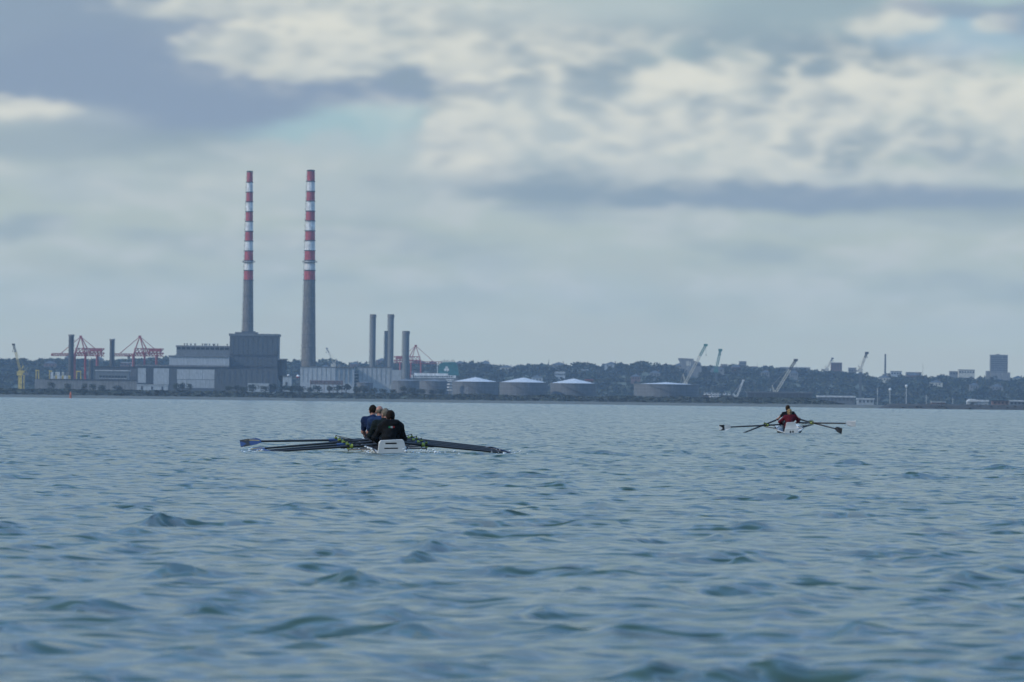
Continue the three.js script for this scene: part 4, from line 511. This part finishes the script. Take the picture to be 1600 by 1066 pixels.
const SKIN = M(0.42, 0.2, 0.14, 'cloth', 0.6), cloth = (r, g, b) => { const m = new THREE.MeshPhysicalMaterial({ color: new THREE.Color().setRGB(r, g, b), map: T.cloth, roughness: 0.9, specularIntensity: 0.3, side: THREE.DoubleSide }); m.userData.span = SPAN.cloth; return m; }, HAIRMAT = { dark: cloth(0.016, 0.01, 0.006), grey: cloth(0.2, 0.17, 0.13), blond: cloth(0.3, 0.2, 0.09), brown: cloth(0.045, 0.025, 0.013) };
function rower(label, matrix, o) {                               // in the boat's axes: seat at the origin, water at y = 0, looking along -z
  const t = new THREE.Group(); t.name = numbered('person'); scene.add(t); t.applyMatrix4(matrix); tag(t, label, 'person', o.group);
  const hy = o.hip ?? 0.29, hip = V(0, hy, 0), a1 = o.lean * 0.7, a2 = o.lean * 1.2, w = hip.clone().add(V(0, 0.22 * Math.cos(a1), -0.22 * Math.sin(a1))), ch = w.clone().add(V(o.side ?? 0, 0.26 * Math.cos(a2), -0.26 * Math.sin(a2))), nk = ch.clone().add(V(0, 0.11 * Math.cos(a2 * 0.9), -0.11 * Math.sin(a2 * 0.9))), dn = V(0, Math.cos(a2), -Math.sin(a2));
  const hd = nk.clone().add(V(o.headX ?? 0, 0.14, -0.05)), torso = [[hip, w, 0.125, 0.118], [V(-0.07, hy - 0.02, 0), V(0.07, hy - 0.02, 0), 0.115, 0.115], [w, ch, 0.12, 0.125], [ch.clone().add(V(-0.09, -0.02, 0)), ch.clone().add(V(0.09, -0.02, 0)), 0.112, 0.112]];
  const sh = [-1, 1].map((s) => ch.clone().add(V(s * 0.185, 0.045 * dn.y, 0.045 * dn.z))), el = sh.map((p, i) => ik(p, o.hands[i], 0.29, 0.27, V(i ? 1 : -1, -0.35, 0.35))), arms = [], upper = [];
  torso.push([sh[0], sh[1], 0.072, 0.072], [ch, nk, 0.085, 0.06]);
  const wr = sh.map((p, i) => o.hands[i].clone().addScaledVector(V().subVectors(el[i], o.hands[i]).normalize(), 0.1));
  sh.forEach((p, i) => { upper.push([p, el[i], 0.06, 0.044]); arms.push([el[i], wr[i], 0.044, 0.028]); });
  const legs = [-1, 1].flatMap((s) => { const h = V(s * 0.1, hy - 0.02, -0.03), an = V(s * 0.11, Math.max(0.0, hy - 0.17), -0.74), kn = ik(h, an, 0.44, 0.43, V(s * 0.2, 1, 0.1)); return [[h, kn, 0.085, 0.058], [kn, an, 0.056, 0.038], [an, an.clone().add(V(0, 0.03, -0.17)), 0.042, 0.032]]; });
  const hm = new THREE.Matrix4().compose(hd, new THREE.Quaternion().setFromEuler(new THREE.Euler(o.nod ?? -0.1, o.turn ?? 0, o.tilt ?? 0, 'YXZ')), V(1, 1, 1));
  const neck = [[nk, hd.clone().add(V(0, -0.08, 0.03)), 0.058, 0.054]], LO = [-0.62, -0.12, -1.05], HI = [0.62, 1.0, 0.24];
  const body = [isoMesh(bones([...torso, ...upper, ...arms, ...legs, ...neck], 0.035), LO, HI, 0.016), HEAD.clone().applyMatrix4(hm)];
  o.hands.forEach((p, i) => { const z = V().subVectors(wr[i], p).normalize(), x = V(1, 0, 0).addScaledVector(z, -z.x).normalize(), y = V().crossVectors(z, x); const g = HAND.clone(); if (!i) { g.scale(-1, 1, 1); const ix = g.index.array; for (let k = 0; k < ix.length; k += 3) { const q = ix[k]; ix[k] = ix[k + 1]; ix[k + 1] = q; } g.computeVertexNormals(); } body.push(g.applyMatrix4(new THREE.Matrix4().makeBasis(x, y, z).setPosition(p))); });
  part('body', body, SKIN, t);
  const half = upper.map(([a, b, r, q]) => [a, a.clone().lerp(b, 0.72), r, r + (q - r) * 0.72]), fold = (x, y, z) => 0.005 * Math.sin(y * 42 + x * 18 + z * 11) * Math.sin(x * 31 - y * 13) + 0.003 * Math.sin(y * 90 + z * 70);
  const top = bones([...torso, ...(o.long ? [...upper, ...arms.map(([a, b, r]) => [a, a.clone().lerp(b, 0.95), r, 0.034])] : half), ...(o.hood ? [[nk.clone().add(V(-0.1, 0.005, 0.075)), nk.clone().add(V(0.1, 0.005, 0.075)), 0.07, 0.07], [nk.clone().add(V(0, -0.02, 0.07)), nk.clone().add(V(0, -0.12, 0.085)), 0.06, 0.03], [nk.clone().add(V(-0.1, 0.005, 0.06)), nk.clone().add(V(-0.06, 0.02, -0.05)), 0.045, 0.03], [nk.clone().add(V(0.1, 0.005, 0.06)), nk.clone().add(V(0.06, 0.02, -0.05)), 0.045, 0.03]] : [])], 0.04, o.long ? 0.022 : 0.014);
  part(o.long ? 'jacket' : 'shirt', [isoMesh((x, y, z) => top(x, y, z) + fold(x, y, z), LO, HI, 0.015)], o.top, t);
  if (o.vest) { const v = bones([torso[2], torso[3], [w.clone().add(V(-0.06, -0.12, 0.01)), w.clone().add(V(0.06, -0.12, 0.01)), 0.13, 0.13]], 0.04, 0.034); part('vest', [isoMesh((x, y, z) => v(x, y, z) + fold(y, x, z), LO, HI, 0.016)], o.vest, t); }
  part('trousers', [isoMesh(bones([...legs.filter((_, i) => i % 3 < 2), [V(-0.08, hy - 0.04, 0.01), V(0.08, hy - 0.04, 0.01), 0.125, 0.125]], 0.04, 0.012), LO, HI, 0.018)], o.legs ?? cloth(0.02, 0.022, 0.03), t);
  part('shoes', [isoMesh(bones(legs.filter((_, i) => i % 3 === 2), 0.02, 0.012), [-0.25, -0.12, -1.02], [0.25, 0.25, -0.62], 0.014)], MAT.dark, t);
  part('hair', [hairGeo[o.cut].clone().applyMatrix4(hm)], HAIRMAT[o.hair], t);
  if (o.flag) { const c = [[0.02, 0.2, 0.08], [0.4, 0.4, 0.39], [0.25, 0.03, 0.03]]; c.forEach((k, i) => { const x = 0.03 + i * 0.042; let z = 0.4; const y = o.flag; while (z > -0.5 && top(x, y, z) > -0.002) z -= 0.003; part('flag_stripe', [new THREE.BoxGeometry(0.044, 0.042, 0.006).rotateX(-0.25).translate(x, y, z + 0.004)], cloth(...k), t); }); }
  return t;
}

// ---------------------------------------------------------------- rowing boats and their sculls
const GEL = M(0.74, 0.74, 0.7, 'mottle', 0.3), CARBON = M(0.02, 0.021, 0.024, 'mottle', 0.35), LIME = M(0.3, 0.36, 0.04, 'mottle', 0.45), DECK = M(0.16, 0.17, 0.18, 'mottle', 0.6), BLACK = M(0.012, 0.012, 0.014, 'mottle', 0.5), NAVY = M(0.02, 0.05, 0.16, 'mottle', 0.35), GOLD = M(0.5, 0.38, 0.12, 'mottle', 0.4), BLADEGREY = M(0.4, 0.44, 0.47, 'mottle', 0.4);
function hullGeo(st) {                                           // stations: z, half beam at the gunwale, gunwale height, half beam at the water, keel depth
  const sec = ([z, b, s, wl, k]) => [[-b + 0.1, s - 0.03], [-b, s], [-b * 0.99, s - 0.045], [-(b * 0.25 + wl * 0.75), s * 0.45], [-wl, 0], [-wl * 0.6, -k * 0.75], [0, -k], [wl * 0.6, -k * 0.75], [wl, 0], [b * 0.25 + wl * 0.75, s * 0.45], [b * 0.99, s - 0.045], [b, s], [b - 0.1, s - 0.03]].map(([x, y]) => [x, y, z]);
  const pos = [], idx = [], n = 13, S = st.map(sec); S.forEach((q) => q.forEach((p) => pos.push(...p)));
  for (let i = 0; i < S.length - 1; i++) for (let j = 0; j < n - 1; j++) { const a = i * n + j, b = a + n; idx.push(a, a + 1, b, a + 1, b + 1, b); }
  for (const i of [0, S.length - 1]) { const c = pos.length / 3; pos.push(0, st[i][2] * 0.5, st[i][0]); for (let j = 0; j < n; j++) idx.push(c, i * n + j, i * n + (j + 1) % n); }
  const g = new THREE.BufferGeometry(); g.setAttribute('position', new THREE.Float32BufferAttribute(pos, 3)); g.setIndex(idx); g.computeVertexNormals(); return g;
}
function deckGeo(st, drop) { const pos = [], idx = []; st.forEach(([z, b, s], i) => { pos.push(-b + 0.09, s - drop, z, 0, s - drop * 1.6, z, b - 0.09, s - drop, z); if (i) { const a = i * 3 - 3; idx.push(a, a + 3, a + 1, a + 1, a + 3, a + 4, a + 1, a + 4, a + 2, a + 2, a + 4, a + 5); } }); const g = new THREE.BufferGeometry(); g.setAttribute('position', new THREE.Float32BufferAttribute(pos, 3)); g.setIndex(idx); g.computeVertexNormals(); return g; }
function plate(pts, holes, depth, bevel = 0.012) { const s = new THREE.Shape(pts.map((p) => new THREE.Vector2(...p))); for (const [x0, x1, y0, y1] of holes) s.holes.push(new THREE.Path([[x0, y0], [x0, y1], [x1, y1], [x1, y0]].map((p) => new THREE.Vector2(...p)))); return new THREE.ExtrudeGeometry(s, { depth, bevelEnabled: true, bevelSize: bevel, bevelThickness: bevel, bevelSegments: 3 }); }
function rowingBoat(label, o) {
  const t = thing('rowing_boat', label, 'rowing boat', o.at, 'coastal rowing boats'); t.rotation.set(o.pitch, o.yaw, o.roll, 'YXZ'); t.updateMatrixWorld(true);
  part('hull', [hullGeo(o.stations)], GEL, t); part('deck', [deckGeo(o.stations, o.well)], DECK, t);
  for (const z of o.seats) {
    const seat = part('seat', [bx(-0.15, 0.15, o.seatY - 0.03, o.seatY, z - 0.13, z + 0.13)], BLACK, t); part('seat_support', [bx(-0.13, 0.13, o.seatY - 0.14, o.seatY - 0.032, z - 0.1, z + 0.1)], DECK, seat); part('footplate', [bx(-0.2, 0.2, 0, 0.26, -0.02, 0.02).rotateX(-0.7).translate(0, o.seatY - 0.14, z - 0.86)], BLACK, t);
    for (const s of [-1, 1]) {
      const L = V(s * o.spread, o.gateY, z - 0.4), r = part('rigger', [bar(V(s * o.inner, o.inY, z - 0.02), V(L.x, L.y - 0.07, L.z + 0.04), 0.014, 7), bar(V(s * o.inner, o.inY, z - 0.85), V(L.x, L.y - 0.07, L.z - 0.04), 0.014, 7), bar(V(s * (o.inner - 0.1), o.inY + 0.02, z - 0.4), V(L.x, L.y + 0.1, L.z), 0.009, 6)], CARBON, t);
      part('rigger_pin', [bar(V(L.x, L.y - 0.1, L.z), V(L.x, L.y + 0.11, L.z), 0.011, 8)], BLACK, r); part('oarlock', [bx(L.x - 0.028, L.x + 0.028, L.y - 0.055, L.y - 0.03, L.z - 0.05, L.z + 0.05), bx(L.x - 0.028, L.x + 0.028, L.y - 0.03, L.y + 0.06, L.z - 0.052, L.z - 0.036), bx(L.x - 0.028, L.x + 0.028, L.y + 0.045, L.y + 0.07, L.z - 0.036, L.z + 0.05)], o.lockMat, r);
    }
  }
  o.extra(t); return t;
}
function scull(label, boat, lockLocal, tipLocal, o) {            // lies along +x from its pivot at the oarlock
  const reach = o.reach ?? 1.66, L = lockLocal.clone().applyMatrix4(boat.matrixWorld), T = tipLocal.clone().applyMatrix4(boat.matrixWorld), t = thing('scull', label, 'oar', L, o.group), u = V().subVectors(T, L).normalize(), h = V(0, 1, 0).addScaledVector(u, -u.y).normalize(), w = V().crossVectors(u, h);
  t.quaternion.setFromRotationMatrix(new THREE.Matrix4().makeBasis(u, h, w));
  part('shaft', [bar(V(-0.62, 0, 0), V(reach, 0, 0), 0.029 * (o.thick ?? 1), 12, 0.022 * (o.thick ?? 1))], CARBON, t); part('grip', [bar(V(-0.8, 0, 0), V(-0.62, 0, 0), 0.019, 12)], o.grip ?? BLACK, t); part('sleeve', [bar(V(-0.14, 0, 0), V(0.16, 0, 0), 0.037, 12)], o.sleeve ?? BLACK, t); const c = part('collar', [bar(V(-0.1, 0, 0), V(-0.055, 0, 0), 0.052, 14), bar(V(-0.055, 0, 0), V(-0.03, 0, 0), 0.04, 14)], LIME, t); part('collar_screw', [bar(V(-0.08, 0.048, 0), V(-0.08, 0.06, 0), 0.008, 6)], BLACK, c);
  const bs = new THREE.Shape(); bs.moveTo(-0.02, 0.022); bs.bezierCurveTo(0.02, 0.05, 0.04, 0.098, 0.12, 0.1); bs.lineTo(0.44, 0.105); bs.quadraticCurveTo(0.465, 0.1, 0.465, 0.07); bs.lineTo(0.46, -0.11); bs.quadraticCurveTo(0.45, -0.135, 0.42, -0.134); bs.lineTo(0.16, -0.115); bs.bezierCurveTo(0.08, -0.1, 0.05, -0.05, -0.02, -0.022); bs.closePath();
  const bend = (g) => { const p = g.attributes.position; for (let i = 0; i < p.count; i++) { const x = p.getX(i), y = p.getY(i); p.setZ(i, p.getZ(i) + 0.28 * x * x - 0.9 * y * y); } g.computeVertexNormals(); return g.rotateX(o.feather ?? 0).translate(reach, 0, 0); };
  const b = part('blade', [bend(new THREE.ExtrudeGeometry(bs, { depth: 0.007, bevelEnabled: false, curveSegments: 14 }))], o.blade, t);
  if (o.tipMat) part('blade_tip', [bend(new THREE.BoxGeometry(0.2, 0.225, 0.013, 8, 8, 1).translate(0.36, -0.012, 0.0035))], o.tipMat, b); if (o.stripe) part('blade_stripe', [bend(new THREE.BoxGeometry(0.34, 0.02, 0.013, 14, 1, 1).rotateZ(0.16).translate(0.2, 0.05, 0.0035))], o.stripe, b);
  return t;
}
const gripOf = (L, T) => L.clone().addScaledVector(V().subVectors(T, L).normalize(), -0.71);
const seatAt = (boat, z) => boat.matrixWorld.clone().multiply(new THREE.Matrix4().makeTranslation(0, 0, z));
const across = (z, tipX, tipY, dz, o, s) => { const L = V(s * o.spread, o.gateY, z - 0.4); return [L, V(s * tipX, tipY, z - 0.4 + dz)]; };

{ // the nearer boat and its crew of four
  const D = 127, base = at(607.5, 708, D), o = {
    at: V(base.x, -0.05, -D), pitch: 1.5 * RAD, yaw: 5.4 * RAD, roll: 1.7 * RAD, seats: [0, -1.35, -2.7, -4.05], spread: 0.84, gateY: 0.19, well: 0.24, seatY: 0.01, inner: 0.4, inY: 0.14, lockMat: LIME,
    stations: [[0.93, 0.3, 0.1, 0.29, 0.06], [0.6, 0.33, 0.13, 0.29, 0.12], [0.1, 0.38, 0.16, 0.33, 0.16], [-1, 0.42, 0.18, 0.37, 0.18], [-3, 0.42, 0.2, 0.37, 0.18], [-4.6, 0.38, 0.18, 0.32, 0.16], [-5.8, 0.22, 0.16, 0.16, 0.1], [-6.5, 0.05, 0.17, 0.03, 0.02]],
    extra: (t) => { const pn = part('end_panel', [plate([[-0.31, -0.12], [-0.3, 0.06], [-0.265, 0.29], [-0.235, 0.345], [0.215, 0.36], [0.25, 0.32], [0.3, 0.06], [0.31, -0.12]], [[-0.14, 0.1, 0.272, 0.305], [-0.165, 0.125, 0.172, 0.198]], 0.05).translate(0, 0, 0.92)], GEL, t); part('slot', [bx(-0.145, 0.105, 0.268, 0.309, 0.915, 0.93)], BLACK, pn); part('slot', [bx(-0.17, 0.13, 0.168, 0.202, 0.915, 0.93)], BLACK, pn); part('end_locker', [plate([[-0.27, 0.02], [-0.24, 0.3], [-0.21, 0.33], [0.2, 0.335], [0.23, 0.3], [0.27, 0.02]], [], 0.34).translate(0, 0, 0.55)], GEL, t); part('rub_rail', [bar(V(-0.36, 0.16, 0.3), V(-0.3, 0.06, 0.86), 0.016, 6), bar(V(0.36, 0.16, 0.3), V(0.3, 0.06, 0.86), 0.016, 6)], BLACK, t); },
  };
  const boat = rowingBoat('nearer white rowing boat with slotted end panel carrying a crew of four', o), hands = [];
  const who = ['rower nearest the camera', 'grey-haired rower', 'bald rower', 'dark-haired rower farthest in'];
  o.seats.forEach((z, k) => {
    hands[k] = [-1, 1].map((s, i) => { const [L, T] = across(z, 2.83, s < 0 ? [0.1, 0.07, 0.07, 0.2][k] : [-0.04, -0.05, -0.06, -0.07][k], 0.12, o, s); scull(`black scull ${s < 0 ? 'left' : 'right'} of the nearer boat${k === 3 && s < 0 ? ', blue blade raised' : ''}, held by ${who[k]}`, boat, L, T, { blade: NAVY, stripe: GOLD, tipMat: k === 3 && s < 0 ? BLACK : undefined, feather: s < 0 ? (k === 3 ? 0.85 : 1.2) : 1.35, sleeve: k % 2 ? NAVY : BLACK, group: 'sculls of the nearer boat' }); return gripOf(L, T).add(V(0, 0, -z)); });
  });
  rower('rower in black hooded jacket with small flag patch, back nearest the camera', seatAt(boat, 0), { lean: 0.42, hip: 0.13, side: 0.07, hands: hands[0], long: true, hood: true, top: cloth(0.005, 0.0055, 0.006), cut: 'thick', hair: 'dark', nod: -0.25, flag: 0.6, group: 'crew of the nearer boat' });
  rower('rower with short grey hair in dark top, second in the nearer boat', seatAt(boat, -1.35), { lean: 0.34, hip: 0.13, hands: hands[1], long: true, top: cloth(0.006, 0.012, 0.012), cut: 'short', hair: 'grey', turn: 0.5, headX: 0.02, side: 0.03, group: 'crew of the nearer boat' });
  rower('bald rower in blue top with bare arms, third in the nearer boat', seatAt(boat, -2.7), { lean: 0.2, hip: 0.13, hands: hands[2], top: cloth(0.02, 0.045, 0.11), cut: 'crop', hair: 'grey', turn: 0.15, side: 0.02, group: 'crew of the nearer boat' });
  rower('dark-haired rower in navy top with bare arms, farthest in the nearer boat', seatAt(boat, -4.05), { lean: 0.28, hip: 0.12, hands: hands[3], top: cloth(0.012, 0.028, 0.08), cut: 'short', hair: 'dark', turn: 0.2, side: -0.03, group: 'crew of the nearer boat' });
}
{ // drops and flecks of foam where blades and hull break the water
  const r = rng(55), g = [], ball = new THREE.IcosahedronGeometry(1, 1);
  for (const [px, py, n, sx] of [[800, 709, 60, 0.5], [690, 703, 40, 0.45], [645, 706, 60, 0.3], [575, 710, 30, 0.25], [395, 706, 30, 0.35]]) for (let i = 0; i < n; i++) { const p = at(px, py, 126.3), s = 0.006 + 0.016 * r() * r(); g.push(ball.clone().scale(s * 1.8, s, s * 1.6).translate(p.x + (r() + r() - 1) * sx, -0.02 + 0.16 * r() * r(), p.z + (r() - 0.5) * 1.4)); }
  const m = solo('splash', g, M(0.8, 0.84, 0.84, 'mottle', 0.4), 'white drops and foam flecks beside the nearer boat and its blades', 'splash'); m.userData.kind = 'stuff';
}
{ // the farther boat and its two rowers
  const D = 242, base = at(1235, 677, D), o = {
    at: V(base.x, 0.0, -D), pitch: 0.8 * RAD, yaw: 0.1 * RAD, roll: 3.6 * RAD, seats: [0, -1.35], spread: 0.96, gateY: 0.36, well: 0.16, seatY: 0.1, inner: 0.5, inY: 0.19, lockMat: LIME,
    stations: [[1.0, 0.24, 0.05, 0.2, 0.05], [0.7, 0.34, 0.09, 0.22, 0.08], [0.3, 0.46, 0.13, 0.26, 0.12], [-0.4, 0.6, 0.2, 0.34, 0.16], [-1.6, 0.56, 0.22, 0.36, 0.16], [-2.8, 0.46, 0.28, 0.3, 0.15], [-3.8, 0.26, 0.3, 0.16, 0.1], [-4.6, 0.05, 0.34, 0.03, 0.02]],
    extra: (t) => { const lo = part('end_locker', [plate([[-0.27, -0.06], [-0.26, 0.1], [-0.24, 0.2], [0.24, 0.2], [0.27, 0.1], [0.28, -0.06]], [[-0.07, -0.01, 0.03, 0.11], [0.03, 0.09, 0.03, 0.11]], 0.2).translate(0, 0, 0.86)], GEL, t); part('slot', [bx(-0.075, -0.005, 0.025, 0.115, 0.855, 0.87)], BLACK, lo); part('slot', [bx(0.025, 0.095, 0.025, 0.115, 0.855, 0.87)], BLACK, lo); part('splash_guard', [plate([[-0.225, 0.215], [-0.17, 0.43], [-0.14, 0.45], [0.14, 0.45], [0.17, 0.43], [0.225, 0.215]], [], 0.1).translate(0, 0, 0.8)], GEL, t); for (const s of [-1, 1]) part('bracket', [bx(s * 0.58 - 0.03, s * 0.58 + 0.03, 0.21, 0.27, -0.46, -0.36)], BLACK, t); },
  };
  const boat = rowingBoat('farther white rowing boat with flared sides carrying two rowers', o), defs = [[0, -1, 2.82, 0.37, 0.3, { blade: GEL, tipMat: BLACK, feather: 0 }, 'blade half black half white, left of the farther boat'], [0, 1, 2.42, 0.28, 0.75, { blade: BLADEGREY, feather: 0 }, 'long pale blade held level, right of the farther boat'], [-1.35, -1, 2.5, -0.12, 1.1, { blade: GEL, feather: 0.2 }, 'blade dipping into the water, left of the farther boat'], [-1.35, 1, 2.2, -0.03, 1.5, { blade: CARBON, feather: 0 }, 'dark blade angled down to the water, right of the farther boat']], h = { 0: [], '-1.35': [] };
  for (const [z, s, x, y, dz, q, what] of defs) { const L = V(s * o.spread, o.gateY, z - 0.4), T = V(s * x, y, z - 0.4 + dz); scull('black scull with ' + what, boat, L, T, { ...q, reach: 1.46, thick: 1.25, group: 'sculls of the farther boat' }); h[z].push(gripOf(L, T).add(V(0, 0, -z))); }
  rower('rower with blond ponytail in dark red top, nearer of two in the farther boat', seatAt(boat, 0), { lean: 0.62, hip: 0.22, side: 0.03, hands: h[0], long: true, top: cloth(0.12, 0.004, 0.012), vest: cloth(0.1, 0.006, 0.014), cut: 'tail', hair: 'blond', nod: -0.3, legs: cloth(0.015, 0.016, 0.02), group: 'crew of the farther boat' });
  rower('rower with brown hair in black short-sleeved top behind the red one', seatAt(boat, -1.35), { lean: 0.12, hip: 0.25, hands: h['-1.35'], top: cloth(0.006, 0.006, 0.008), cut: 'thick', hair: 'brown', side: 0.02, group: 'crew of the farther boat' });
}
//@@BOATSEND
renderer.render(scene, camera);
